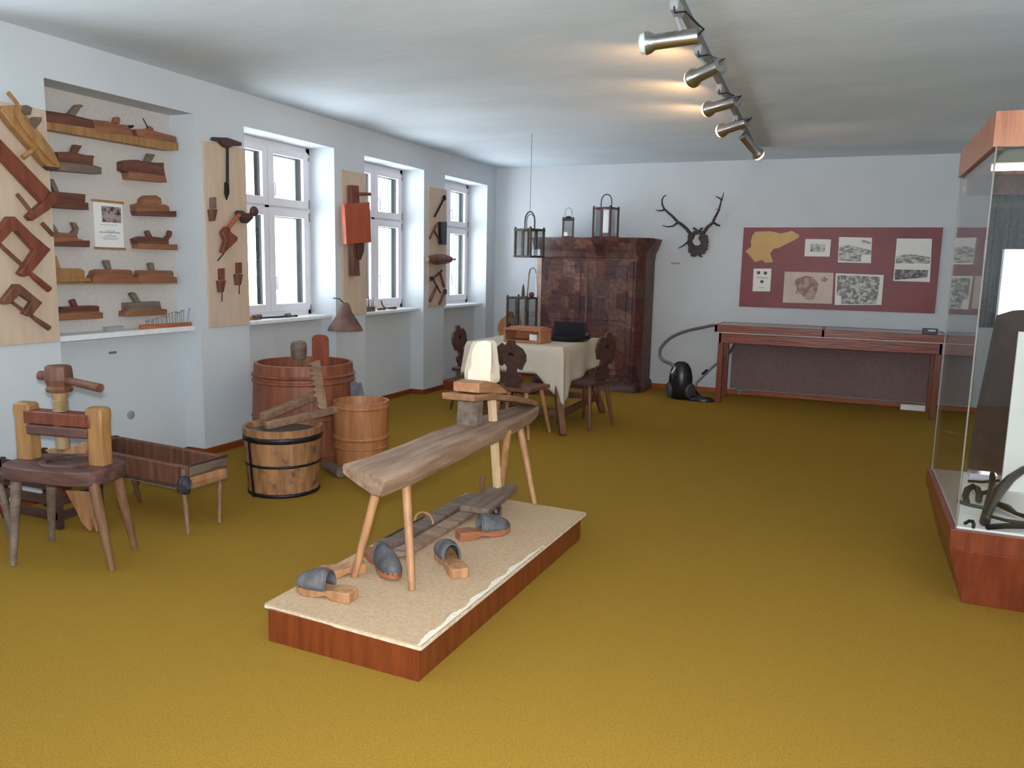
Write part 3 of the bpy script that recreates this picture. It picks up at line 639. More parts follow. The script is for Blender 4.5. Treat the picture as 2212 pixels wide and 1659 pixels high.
for pts in ([(870, 850), (905, 835), (950, 870), (940, 890), (900, 880)], [(970, 880), (1010, 840), (1050, 840), (1030, 880), (990, 895)], [(865, 1310), (905, 1270), (930, 1285), (915, 1322)], [(965, 1275), (990, 1270), (1038, 1310), (1020, 1326), (985, 1318)]):
    obj('carved_leaf', MB().prism(an(pts, YF - .03), (0, .02, 0)), M_carv, ta, bevel=.003)
sk = MB(); P = an([(905, 930), (1005, 930), (985, 980), (965, 1010), (1000, 1080), (1005, 1110), (975, 1135), (930, 1138), (890, 1115), (865, 1060), (900, 1010), (915, 970)], YF - .045)
sk.prism(P, (0, .03, 0)); obj('skull_plate', sk, mat('pale_bone', (196, 190, 192), .6, c2=(176, 168, 170), scale=12), ta, bevel=.008)

# ------------------------------------------------------------------ display board on the far wall
def zp(pts, y): return ZP(pts, 1580, 460, .25316, Y_, y)
bx0, bx1, bz0, bz1 = -1.233, .886, 1.078, 2.022
pn = thing('display_board', 'wide burgundy exhibition board with yellow map and old prints on the far wall', 'display board', ((bx0 + bx1) / 2, YF - .01, bz0))
obj('backing', MB().box((bx0, YF - .02, bz0), (bx1, YF - .001, bz1)), mat('burgundy_laminate', (128, 36, 44), .42, c2=(112, 30, 38), scale=2), pn, bevel=.002)
yy = YF - .02
def decal(name, pts, m, t=.002, y=yy): return obj(name, MB().prism(zp(pts, y), (0, -t, 0)), m, pn)
M_map = mat('ochre_map', (198, 158, 84), .4, c2=(190, 148, 76), scale=3)
decal('country_map', [(205, 160), (330, 155), (420, 175), (470, 165), (515, 152), (580, 190), (570, 215), (480, 260), (400, 300), (360, 305), (330, 345), (355, 420), (290, 425), (260, 400), (200, 420), (165, 375), (120, 325), (170, 290), (165, 240), (180, 190)], M_map, .004)
d = decal('coin_card', [(190, 475), (342, 475), (330, 670), (180, 668)], M_paper, .003)
for cx, cy in ((232, 510), (290, 513), (260, 586)):
    p = zp([(cx, cy)], yy - .003)[0]; obj('coin', MB().lathe([(.020, 0), (.02, .003)], p, 16, (0, -1, 0)), mat('dark_coin', (46, 44, 60), .4), pn)
obj('text_line', MB().prism(zp([(215, 550), (305, 553), (305, 557), (215, 554)], yy - .003), (0, -.001, 0)), M_ink, pn, smooth=0)
obj('text_line', MB().prism(zp([(232, 636), (285, 638), (285, 641), (232, 639)], yy - .003), (0, -.001, 0)), M_ink, pn, smooth=0)
decal('framed_card', [(632, 222), (850, 226), (838, 373), (622, 370)], M_paper, .004)
decal('small_print', [(680, 262), (800, 268), (795, 335), (672, 330)], prints('small_etching', (196, 196, 188), (82, 88, 80), 20, .44), .002, yy - .004)
decal('old_map', [(455, 500), (872, 512), (858, 775), (438, 765)], mat('aged_map_paper', (200, 180, 164), .4, c2=(188, 166, 150), scale=5), .003)
decal('map_outline', [(560, 560), (640, 535), (700, 550), (745, 610), (725, 680), (700, 735), (640, 738), (590, 690), (545, 690), (560, 640), (540, 590)], prints('map_relief', (176, 146, 130), (128, 96, 84), 14, .45), .001, yy - .003)
decal('map_outline', [(755, 560), (795, 545), (825, 570), (800, 590), (765, 585)], prints('map_relief', (176, 146, 130), (128, 96, 84), 14, .45), .001, yy - .003)
M_eng = prints('mountain_engraving', (202, 200, 196), (112, 114, 112), 34, .44, (.6, 1, 1.6))
decal('mountain_print', [(918, 205), (1200, 212), (1190, 428), (908, 422)], M_paper, .002)
decal('mountain_drawing', [(918, 290), (1000, 275), (1080, 290), (1196, 320), (1190, 356), (1110, 360), (1105, 415), (915, 408)], M_eng, .001, yy - .002)
decal('mountain_drawing', [(1110, 225), (1190, 250), (1185, 265), (1115, 262)], M_eng, .001, yy - .002)
decal('valley_print', [(890, 515), (1300, 530), (1280, 785), (880, 785)], M_paper, .002)
decal('valley_drawing', [(905, 530), (1270, 545), (1250, 700), (1240, 780), (935, 778), (935, 710), (895, 700)], prints('valley_engraving', (198, 196, 188), (104, 106, 104), 30, .46, (1, 1, 1)), .001, yy - .002)
decal('panorama_print', [(1412, 218), (1712, 220), (1692, 590), (1380, 580)], M_paper, .002)
decal('panorama_drawing', [(1410, 370), (1500, 348), (1600, 360), (1698, 380), (1690, 432), (1400, 430)], M_eng, .001, yy - .002)
decal('panorama_drawing', [(1395, 482), (1680, 488), (1672, 550), (1390, 572)], prints('grey_engraving', (150, 138, 142), (70, 60, 68), 24, .48), .001, yy - .002)

# ------------------------------------------------------------------ glazed display table + radiator cover
tx0, tx1, ty0, ty1 = -1.385, .965, 9.20, 9.82
dt = thing('display_table', 'long cherry wood display table with glass top under the burgundy board', 'table', (-.21, 9.5, 0))
M_chx = wood('cherry_long', (142, 64, 34), (112, 44, 24), 'X', .35)
m = MB(); z0, z1 = .815, .895
m.box((tx0, ty0, z0), (tx1, ty0 + .03, z1)).box((tx0, ty1 - .03, z0), (tx1, ty1, z1)).box((tx0, ty0, z0), (tx0 + .03, ty1, z1)).box((tx1 - .03, ty0, z0), (tx1, ty1, z1)).box((-.25, ty0, z0), (-.22, ty1, z1 - .002))
obj('case_frame', m, M_chx, dt, bevel=.003)
obj('case_floor', MB().box((tx0 + .02, ty0 + .02, z0 - .01), (tx1 - .02, ty1 - .02, z0 + .01)), M_paper, dt)
for a, b in ((tx0 + .03, -.25), (-.22, tx1 - .03)):
    obj('glass_top', MB().box((a, ty0 + .03, z1 - .008), (b, ty1 - .03, z1 - .002)), M_vglass, dt, smooth=0)
m = MB(); a = .045
m.box((tx0 + a, ty0 + a, .69), (tx1 - a, ty0 + a + .025, z0)).box((tx0 + a, ty1 - a - .025, .69), (tx1 - a, ty1 - a, z0)).box((tx0 + a, ty0 + a, .69), (tx0 + a + .025, ty1 - a, z0)).box((tx1 - a - .025, ty0 + a, .69), (tx1 - a, ty1 - a, z0))
obj('apron', m, M_chx, dt, bevel=.002)
for x in (tx0 + .04, tx1 - .10):
    for y in (ty0 + .04, ty1 - .10):
        obj('leg', MB().box((x, y, 0), (x + .06, y + .06, .69)), M_cherry, dt, bevel=.003)
for k, (x, y, w_, h_) in enumerate(((-1.1, 9.4, .3, .2), (-.7, 9.45, .25, .2), (0, 9.42, .3, .22), (.5, 9.45, .2, .2))):
    solo('document', MB().box((x, y, z0 + .0105), (x + w_, y + h_, z0 + .013)), M_paper, ['sheet of paper at the left end inside the glazed table', 'sheet left of the divider inside the glazed table', 'sheet right of the divider inside the glazed table', 'small sheet at the right end inside the glazed table'][k], 'document', 'papers inside the glazed table')
bb = thing('stamp_box', 'small dark blue box with white label at right end of the glazed table', 'box', (.80, 9.33, z1))
obj('box', MB().box((.73, 9.27, z1), (.87, 9.38, z1 + .055)), mat('navy_card', (38, 38, 84), .35), bb, bevel=.003)
obj('label', MB().box((.775, 9.268, z1 + .03), (.845, 9.27, z1 + .045)), M_paper, bb)
rad = thing('radiator_cover', 'wide brown grey radiator cover on far wall behind the glazed table', 'radiator', (-.18, 9.92, .07))
obj('panel', MB().box((-1.27, 9.90, .08), (.885, 9.93, .66)), mat('brown_grey_fabric', (140, 118, 114), .9, c2=(122, 100, 98), scale=70, bump=.2), rad, bevel=.004)
obj('valve', MB().tube([(-1.20, 9.95, .06), (-1.12, 9.95, .06)], .014, 10), M_plug, rad)
for x in (-1.2, .8): obj('bracket', MB().box((x, 9.93, .3), (x + .03, YF - .003, .35)), M_plug, rad)
obj('pipe', MB().tube([(-1.16, 9.95, .0), (-1.16, 9.95, .3)], .009, 8), M_plug, rad)

# ------------------------------------------------------------------ vacuum cleaner
vc = thing('vacuum_cleaner', 'black upright standing vacuum cleaner between wardrobe and glazed table', 'vacuum cleaner', (-1.75, 9.25, 0))
vb = MB(); rings = []
for z, rx, ry in ((.01, .10, .07), (.05, .125, .10), (.15, .14, .115), (.27, .135, .11), (.36, .115, .095), (.42, .08, .07), (.445, .04, .035)):
    rings.append([Vector((-1.75 + rx * math.cos(a), 9.25 + ry * math.sin(a), z)) for a in [2 * math.pi * k / 24 for k in range(24)]])
vb.loft(rings); obj('body', vb, M_black, vc, smooth=60)
for sx in (-1, 1): obj('wheel', MB().lathe([(.085, -.018), (.09, 0), (.08, .02), (.03, .028)], (-1.75 + sx * .125, 9.22, .11), 24, (sx, -.5, 0)), mat('grey_wheel', (72, 74, 84), .35), vc)
obj('handle', MB().tube([(-1.82, 9.15, .26), (-1.83, 9.12, .32), (-1.80, 9.15, .38)], .012, 8), M_metal, vc)
hs = [at(x, y, Y_, yv) for x, y, yv in ((1464, 800, 9.2), (1448, 785, 9.2), (1432, 778, 9.25), (1425, 764, 9.35), (1430, 748, 9.45), (1450, 729, 9.6), (1480, 716, 9.75), (1515, 708, 9.87), (1545, 703, 9.92), (1575, 712, 9.93), (1588, 730, 9.91), (1583, 750, 9.85), (1570, 768, 9.75))]
hp = []
for i in range(len(hs) - 1):
    p0, p1, p2, p3 = hs[max(i - 1, 0)], hs[i], hs[i + 1], hs[min(i + 2, len(hs) - 1)]
    for k in range(8):
        t = k / 8; hp.append(.5 * ((2 * p1) + (p2 - p0) * t + (2 * p0 - 5 * p1 + 4 * p2 - p3) * t * t + (3 * p1 - p0 - 3 * p2 + p3) * t ** 3))
hp.append(hs[-1])
obj('hose', MB().tube(hp, [.021 if k % 2 else .018 for k in range(len(hp))], 10), mat('grey_hose', (104, 104, 112), .4), vc, smooth=20)
obj('tube', MB().tube([hs[-1], at(1540, 792, Y_, 9.6), at(1505, 826, Y_, 9.42), (-1.60, 9.36, .10)], .015, 10), M_metal, vc)
obj('sleeve', MB().tube([at(1528, 800, Y_, 9.55), at(1518, 809, Y_, 9.5)], .021, 10), M_black, vc)
m = MB(); m.loft([[Vector((-1.50 + rx * math.cos(a), 9.22 + ry * math.sin(a), z)) for a in [2 * math.pi * k / 20 for k in range(20)]] for z, rx, ry in ((.005, .15, .07), (.03, .15, .07), (.055, .10, .05), (.065, .04, .03))])
obj('floor_head', m, M_black, vc, smooth=50)
obj('neck', MB().tube([(-1.50, 9.22, .05), (-1.55, 9.30, .07), (-1.60, 9.36, .10)], .018, 10), M_black, vc)

# ------------------------------------------------------------------ dining table, cloth, chairs
tz = .785
TX0, TX1, TY0, TY1 = -3.33, -2.36, 6.78, 7.92
t = thing('dining_table', 'old wooden table with splayed legs under the linen cloth', 'table', ((TX0 + TX1) / 2, (TY0 + TY1) / 2, 0))
obj('tabletop', MB().box((TX0 + .01, TY0 + .01, tz - .035), (TX1 - .01, TY1 - .01, tz - .004)), M_dark, t, bevel=.004)
obj('apron', MB().box((TX0 + .10, TY0 + .10, tz - .16), (TX1 - .10, TY1 - .10, tz - .035)), M_dark, t)
for i, x in ((-1, TX0), (1, TX1)):
    for j, y in ((-1, TY0), (1, TY1)):
        a = Vector((x - i * .15, y - j * .15, tz - .04)); b = Vector((x + i * .06, y - j * .0 + (j * .02), 0))
        if i == 1 and j == -1: b = Vector((-2.29, 6.65, 0))
        obj('leg', MB().bar(a, b, .06, .06), M_brown, t, bevel=.006)
for j, y in ((-1, TY0 + .04), (1, TY1 - .04)):
    obj('stretcher', MB().box((TX0 + .03, y - .02, .14), (TX1 - .02, y + .02, .20)), M_brown, t, bevel=.004)
for i, x in ((-1, TX0), (1, TX1)): obj('stretcher', MB().box((x - .02, TY0 + .04, .14), (x + .02, TY1 - .04, .20)), M_brown, t, bevel=.004)
# draped cloth
cl = MB(); NP = 40
per = []
cs = [(TX0, TY0), (TX1, TY0), (TX1, TY1), (TX0, TY1)]
for k in range(4):
    a, b = Vector(cs[k] + (0,)), Vector(cs[(k + 1) % 4] + (0,))
    for i in range(NP): per.append((a.lerp(b, i / NP), i / NP, k, (b - a).length))
top = [Vector((p.x, p.y, tz)) for p, *_ in per]
def drop(u, k, L):
    s = min(u, 1 - u) * L
    base = {0: .245, 1: .25, 2: .25, 3: .25}[k]
    e = max(0, 1 - s / .26)
    return base + (.30 if (k == 0 and u > .5) or (k == 1 and u < .5) else .05) * e ** 1.1 + (.12 * (1 - u) if k == 1 else 0)
rows = [top]
for r in range(1, 11):
    f = r / 10; row = []
    for p, u, k, L in per:
        nrm = [Vector((0, -1, 0)), Vector((1, 0, 0)), Vector((0, 1, 0)), Vector((-1, 0, 0))][k]
        s = min(u, 1 - u) * L
        cn = Vector((p.x - (TX0 + TX1) / 2, p.y - (TY0 + TY1) / 2, 0)).normalized()
        e = max(0, 1 - s / .16)
        out = nrm * (1 - e) * (.012 + .015 * f + .020 * f * math.sin(u * 14 + k * 2) * f) + cn * e * (.015 + .05 * f)
        if .02 < s < .14: out = out - nrm * .035 * f * math.sin(math.pi * (s - .02) / .12)
        row.append(Vector((p.x, p.y, tz)) + out + Vector((0, 0, -.006 * min(1, f * 5) - drop(u, k, L) * f)))
    rows.append(row)
cl.loft(rows[::-1], cap=False); n = len(per); k0 = len(cl.v) - n
cc = len(cl.v); cl.v.append(Vector(((TX0 + TX1) / 2, (TY0 + TY1) / 2, tz)))
for i in range(n): cl.f.append((k0 + i, k0 + (i + 1) % n, cc))
co = solo('tablecloth', cl, M_cloth, 'off white linen cloth hanging in points over the old table', 'tablecloth', smooth=60)
sm = co.modifiers.new('thick', 'SOLIDIFY'); sm.thickness = .003; sm.offset = -1
# peasant chairs
SIL = [(820, 380), (900, 380), (915, 430), (1000, 480), (1040, 550), (1040, 620), (1000, 690), (985, 728), (945, 718), (925, 690), (918, 720), (912, 765), (980, 815), (985, 860), (955, 900), (950, 965), (760, 965), (755, 915), (715, 890), (705, 820), (720, 780), (750, 765), (785, 775), (795, 700), (778, 670), (755, 665), (738, 690), (710, 685), (690, 640), (665, 590), (660, 520), (690, 455), (740, 420), (770, 445), (800, 430)]
def chair(label, loc, rz, seatc, group='carved peasant chairs around the table', backc=None, sc=1.0):
    t = thing('peasant_chair', label, 'chair', loc, group, rz)
    zt = .45; back = backc or M_dark
    seat = [(-.17, -.20), (.17, -.20), (.22, .20), (-.22, .20)]
    obj('seat', MB().prism([(x, y, zt - .035) for x, y in seat], (0, 0, .035)), seatc, t, local=True, bevel=.006)
    for x, y in ((-.12, -.14), (.12, -.14), (-.15, .14), (.15, .14)):
        obj('leg', MB().tube([(x * 1.5, y * 1.45, 0), (x, y, zt - .03)], [.014, .021], 10), M_leg if seatc is M_brown else M_brown, t, local=True)
    o = []
    for zx, zy in SIL: o.append(((zx - 850) * .00074, (zy - 962) * -.00074 * sc))
    lean = .16
    P = [Vector((u, -.155 - lean * v, zt - .006 + v)) for u, v in o]
    # pierced crescent: keyhole cut
    hole = [(820, 530), (850, 520), (885, 540), (898, 572), (860, 558), (828, 560)]
    hole = hole[::-1]
    H = [Vector(((zx - 850) * .00074, -.155 - lean * (962 - zy) * .00074 * sc, zt - .006 + (962 - zy) * .00074 * sc)) for zx, zy in hole]
    i0 = 34
    poly = P + [P[0].lerp(P[34], 0.0)]
    cutat = 0
    poly = [P[0]] + [H[0]] + H[1:][::1] + [H[0] + Vector((-.0005, 0, 0)), P[0] + Vector((-.0005, 0, 0))] + P[1:]
    # order hole opposite to outline
    poly = [P[0] + Vector((.0004, 0, 0))] + P[1:] + [P[0] + Vector((-.0004, 0, 0))] + [H[0]] + H[1:] + [H[0] + Vector((.0004, 0, 0))]
    obj('backrest', MB().prism(poly, (0, -.024, -.004)), back, t, local=True, smooth=20)
    return t
chair('dark carved chair in front of the table, its pierced back towards us', (-2.67, 6.52, 0), 0, M_brown)
chair('dark carved chair at the right end of the table, near the wardrobe', (-2.26, 7.20, 0), math.pi / 2 - .38, M_dark, sc=1.1)
chair('dark carved chair at the window end of the table, seen edge on', (-3.56, 7.48, 0), -math.pi / 2 - .08, M_dark)
chair('yellowish brown chair with clover shaped back behind the table', (-3.60, 8.28, 0), math.pi + .1, M_brown, backc=wood('orange_chair_back', (160, 110, 50), (126, 80, 36), 'Z'), sc=1.25)
# things on the table
tl = lantern('big square lantern standing on the linen cloth', (-3.13, 7.66, tz + .003), .22, .22, .405, 0, M_tin, -.15, group='old hand lanterns')
obj('bail_handle', MB().tube([(.06, 0, .405), (.075, 0, .62), (.085, 0, .68), (.10, 0, .70), (.125, 0, .705), (.15, 0, .69), (.165, 0, .60), (.17, 0, .405)], .010, 8, flat=.5).rot(.0), M_chrome, tl, local=True)
obj('spire', MB().lathe([(.014, 0), (.018, .03), (.012, .09), (.004, .13)], (.01, 0, .405), 12), M_dark, tl, local=True)
obj('finial_knob', MB().ball((.10, .02, .43), .03, sq=(1, 1, .9)), M_brown, tl, local=True)
bx = thing('wooden_box', 'open fronted orange brown wooden box on the cloth', 'box', (-2.83, 7.08, tz), None, -.12)
M_bx = wood('orange_box_wood', (176, 120, 84), (146, 92, 60), 'X', .5)
z = .003; w2, d2, h2 = .19, .11, .115
obj('bottom', MB().box((-w2, -d2, z), (w2, d2, z + .02)), M_bx, bx, local=True, bevel=.002)
obj('lid', MB().box((-w2 - .012, -d2 - .01, h2), (w2 + .012, d2 + .01, h2 + .018)), M_bx, bx, local=True, bevel=.002)
obj('lid_slide', MB().box((-w2 + .03, -d2 + .05, h2 + .018), (w2 - .02, d2, h2 + .032)), M_bx, bx, local=True, bevel=.002)
for i in (-1, 1): obj('side', MB().box((i * w2 - .011, -d2, z), (i * w2 + .011, d2, h2)), M_bx, bx, local=True)
obj('inner_block', MB().box((.05, -.05, z + .02), (.13, .05, .08)), M_paper, bx, local=True)
obj('back', MB().box((-w2, d2 - .012, z), (w2, d2, h2)), M_bx, bx, local=True)
ir = thing('iron_tray', 'black open iron case standing on right half of the cloth', 'case', (-2.56, 7.46, tz), None, -.12)
m = MB(); m.loft([[Vector((rx * math.cos(a) * (1.1 if abs(math.cos(a)) > .6 else 1), ry * math.sin(a), zz)) for a in [2 * math.pi * k / 28 for k in range(28)]] for zz, rx, ry in ((.003, .19, .15), (.03, .225, .20), (.045, .235, .205), (.04, .21, .18), (.03, .19, .15))])
obj('tray', m, M_black, ir, local=True)
obj('raised_back', MB().box((-.24, .18, .02), (.12, .20, .175)), M_black, ir, local=True, bevel=.004)
obj('knob', MB().ball((.17, .12, .06), .022), M_tin, ir, local=True)
solo('low_box', MB().box((-4.49, 8.50, 0.0), (-4.25, 9.30, .105)), M_base, 'low red brown wooden box on the floor along the window wall', 'box', bevel=.003)

# ------------------------------------------------------------------ track lights
zr = ZC - .035
ra, rb = Vector((-.845, 3.6, zr)), Vector((-1.04, 9.0, zr))
solo('light_track', MB().bar(ra, rb, .034, .05), M_rail, 'grey ceiling track carrying the spotlights', 'track', bevel=.003)
M_bulb = emis('lit_reflector_bulb', (255, 196, 140), 2.6)
M_bulb_off = mat('frosted_bulb', (214, 224, 224), .25)
def spot(label, back, front, lit, y_ad, ad):
    back, front = Vector(back), Vector(front); d = (front - back).normalized()
    base = Vector((ra.lerp(rb, (y_ad - ra.y) / (rb.y - ra.y)).x, y_ad, zr - .02))
    t = thing('track_spotlight', label, 'spotlight', base, 'chrome spotlights on the ceiling track')
    obj('adapter', MB().box(base + Vector((-.022, -.07, -.055)), base + Vector((.022, .07, -.004))), M_plug, t, bevel=.008)
    mid = back.lerp(front, .35)
    obj('stem', MB().tube([base + Vector((-.01, .05, -.05)), mid + Vector((0, 0, .03))], .009, 8), M_plug, t)
    r = .037
    obj('housing', MB().lathe([(.0, 0), (r, 0), (r, .004), (r, .200), (.050, .222), (.055, .24), (.055, .248), (.050, .249), (r - .003, .2)], back, 24, d), M_metal, t)
    L = (front - back).length
    obj('bulb', MB().lathe([(.02, .20), (.034, .215), (.048, .245), (.050, .262), (.042, .275), (.018, .282)], back, 20, d), M_bulb if lit else M_bulb_off, t, smooth=60)
    P = [base + Vector((0, -.06, -.03)), base + Vector((.01, -.085, -.075)), base + Vector((.05, -.04, -.06)), base.lerp(back, .6) + Vector((.05, 0, -.02)), back - d * .01 + Vector((.02, 0, .03)), back]
    obj('cable', MB().tube(P, .005, 6), M_black, t)
    if lit:
        ld = bpy.data.lights.new('spot_lamp', 'SPOT'); ld.energy = lit; ld.color = (1, .52, .22); ld.spot_size = math.radians(150); ld.spot_blend = .7; ld.shadow_soft_size = .03
        lo = bpy.data.objects.new('spot_lamp', ld); COL.objects.link(lo); lo.parent = t
        lo.location = back + d * .31 - base; lo.rotation_euler = d.to_track_quat('-Z', 'Y').to_euler()
B = lambda x, y, z: at(x, y, Z_, z)
spot('nearest chrome spotlight on the track, its bulb unlit', B(1506, 78, 2.62), B(1406, 92, 2.60), 0, 3.95, 0)
spot('second chrome spotlight from the front, pointing left and down', B(1556, 140, 2.62), B(1478, 178, 2.59), 7, 4.75, 0)
spot('third chrome spotlight from the front, middle of the track', B(1591, 218, 2.63), B(1522, 238, 2.61), 7, 5.75, 0)
spot('fourth chrome spotlight from the front, shorter looking', B(1614, 264, 2.63), B(1562, 281, 2.60), 7, 6.9, 0)
spot('farthest chrome spotlight, turned down to the right', B(1604, 293, 2.66), B(1604, 293, 2.66) + Vector((.15, .20, -.17)), 6, 7.6, 0)
# ------------------------------------------------------------------ plinth
PZ = .147
pl_ = thing('display_plinth', 'low reddish plinth with pale chipboard top in the middle of the floor', 'plinth', (-1.69, 3.25, 0))
obj('base', MB().prism([(-2.035, 2.38, 0), (-1.335, 2.355, 0), (-1.285, 4.08, 0), (-2.01, 4.12, 0)], (0, 0, PZ - .014)), M_cherry, pl_, bevel=.002)
tp = MB(); edge = []
A = [Vector((-2.062, 2.395, 0)), Vector((-1.322, 2.345, 0)), Vector((-1.27, 4.12, 0)), Vector((-2.035, 4.165, 0))]
for k in range(4):
    a, b = A[k], A[(k + 1) % 4]; nn = 60 if k == 1 else 12
    for i in range(nn):
        q = a.lerp(b, i / nn)
        if k == 1 and 2 < i < 40: q.x += random.uniform(-.007, .002)
        edge.append(q + Vector((0, 0, PZ - .014)))
tp.prism(edge, (0, 0, .014))
obj('top', tp, mat('chipboard', (196, 170, 138), .85, c2=(180, 152, 120), scale=70, bump=.15, bscale=120), pl_)
ed = MB()
for k in (0, 1):
    a, b = A[k] + Vector((0, 0, PZ - .012)), A[k + 1] + Vector((0, 0, PZ - .012)); ed.bar(a, b, .006, .011)
obj('broken_edge', ed, mat('pale_broken_edge', (226, 212, 192), .9, c2=(200, 180, 152), scale=40), pl_)
m = MB(); a, b = A[1], A[2]; inn = []; ou = []
for i in range(61):
    t = i / 60 * .66; w_ = (.012 + .014 * math.sin(i * .33) ** 2 + random.uniform(-.004, .004)) * min(1, (61 - i) / 18)
    q = a.lerp(b, t) + Vector((0, 0, PZ)); ou.append(q + Vector((-.002, 0, 0))); inn.append(q + Vector((-.004 - max(w_, .001), 0, 0)))
m.prism(ou + inn[::-1], (0, 0, .0012))
obj('worn_edge', m, mat('raw_white_edge', (236, 230, 216), .9, c2=(216, 202, 180), scale=60), pl_, smooth=0)
# ------------------------------------------------------------------ shaving horse
hz = thing('shaving_horse', 'wooden shaving horse bench with white clamping head, standing on the plinth', 'shaving horse', (-1.76, 3.4, PZ))
M_bench = wood('weathered_bench', (164, 138, 116), (128, 98, 78), 'Y', .65)
M_benchtop = M_bench
secs = [(2.685, -1.925, -1.655, .652, .075), (2.70, -1.93, -1.652, .655, .085), (2.9, -1.905, -1.648, .655, .092), (3.2, -1.890, -1.648, .66, .09), (3.5, -1.905, -1.650, .66, .088), (3.8, -1.895, -1.655, .655, .085), (4.1, -1.88, -1.665, .652, .08), (4.35, -1.86, -1.685, .65, .075), (4.50, -1.84, -1.71, .648, .065), (4.58, -1.81, -1.745, .642, .045)]
rings = []
for y, x0, x1, zt, th in secs:
    c = (x0 + x1) / 2; hw = (x1 - x0) / 2; sk = (c + 1.79) * 0
    ysh = lambda x: (.055 * (c - x) / hw if y < 2.71 else 0)
    R = []
    for u, v in ((-.98, 0), (-1, -.05), (-.99, -.42), (-.8, -.55), (-.2, -.82), (.45, -1.05), (.8, -1.0), (.97, -.6), (1, -.15), (.98, -.03), (.93, 0), (.3, .0), (-.3, -.0)):
        x = c + u * hw; R.append(Vector((x, y + ysh(x), zt + (v * th if abs(v) > .02 else v))))
    rings.append(R)
obj('bench_plank', MB().loft(rings), M_bench, hz, smooth=40)
def tleg(top, foot, r0=.021, r1=.015): return MB().tube([top, Vector(top).lerp(Vector(foot), .5), foot], [r0, (r0 + r1) / 2 + .001, r1], 12)
f1 = at(890, 1275, Z_, PZ); f2 = at(765, 1247, Z_, PZ); f3 = at(1155, 1089, Z_, PZ); f4 = Vector((-1.90, 4.10, PZ))
for a, b in ((at(877, 1035, Z_, .585), f1), (at(818, 1042, Z_, .575), f2), (at(1122, 915, Z_, .59), f3), (at(1096, 940, Z_, .585), at(1080, 1083, Z_, PZ))):
    obj('leg', tleg(a + (a - b) * .05, b), M_leg, hz)
# ramp
m = MB(); P = []
for y, z, x0, x1 in ((3.58, .850, -1.90, -1.715), (3.80, .830, -1.90, -1.705), (4.1, .775, -1.885, -1.705), (4.4, .71, -1.865, -1.715), (4.56, .668, -1.83, -1.74)):
    P.append([Vector((x0, y, z)), Vector((x1, y, z)), Vector((x1, y + .006, z - .034)), Vector((x0, y + .006, z - .034))])
obj('ramp', MB().loft(P), wood('ramp_wood', (168, 124, 90), (132, 92, 68), 'Y', .6), hz, bevel=.004)
P = []
for y, z, x0, x1, th in ((3.66, .900, -1.875, -1.725, .050), (3.76, .902, -1.875, -1.725, .065), (3.90, .87, -1.87, -1.725, .055), (4.04, .81, -1.865, -1.73, .018)):
    P.append([Vector((x0, y, z)), Vector((x1, y, z)), Vector((x1, y, z - th)), Vector((x0, y, z - th))])
obj('wedge_block', MB().loft(P), wood('wedge_wood', (186, 136, 96), (156, 108, 74), 'Y', .6), hz, bevel=.004)
obj('support_block', MB().prism([(-1.895, 3.74, .655), (-1.775, 3.74, .655), (-1.765, 3.74, .838), (-1.885, 3.74, .838)], (.012, .045, 0)), M_grey, hz, bevel=.003)
# swing arm
pb, pt = Vector((-1.765, 4.02, .20)), Vector((-1.765, 3.88, .93))
obj('swing_arm', MB().bar(pb, pt, .034, .036, up=(0.35, 1, 0)), M_pine, hz, bevel=.002)
def hp(pts, y): return [at(960 + x * .1808, 660 + y * .1808, Y_, y) if False else at(960 + x * .1808, 660 + yy * .1808, Y_, y) for x, yy in pts]
Fp = hp([(278, 936), (548, 936), (548, 800), (556, 770), (562, 600), (558, 450), (530, 425), (470, 420), (400, 432), (350, 500), (322, 600), (325, 700), (316, 750), (282, 790)], 3.84)
Bp = hp([(262, 928), (598, 928), (612, 880), (606, 800), (590, 650), (568, 460), (535, 425), (470, 420), (345, 432), (318, 470), (280, 600), (255, 700), (238, 800), (240, 860)], 3.90)
def off(P, d): return [p + Vector((0, d, 0)) for p in P]
hd = MB().loft([Fp, Bp, off(Bp, .06)])
obj('clamping_head', hd, mat('bare_pale_wood', (246, 234, 216), .6, c2=(238, 220, 196), scale=14, stretch=(1, 1, .15)), hz, smooth=0)
obj('foot_bar', MB().prism([(-1.82, 3.64, .212), (-1.66, 3.66, .205), (-1.675, 4.09, .225), (-1.80, 4.10, .232)], (0, 0, .032)), M_grey, hz, bevel=.004)
obj('peg', MB().tube([at(1042, 1062, Y_, 3.95), at(1042, 1030, Y_, 3.95)], [.012, .014], 10), M_brown, hz)
obj('leather_loop', MB().tube([(-1.70, 3.84, .21), (-1.675, 3.84, .19), (-1.67, 3.83, .165), (-1.69, 3.82, PZ + .006), (-1.715, 3.83, .165), (-1.72, 3.84, .19), (-1.715, 3.85, .21)], .009, 8, flat=2), M_dark, hz)

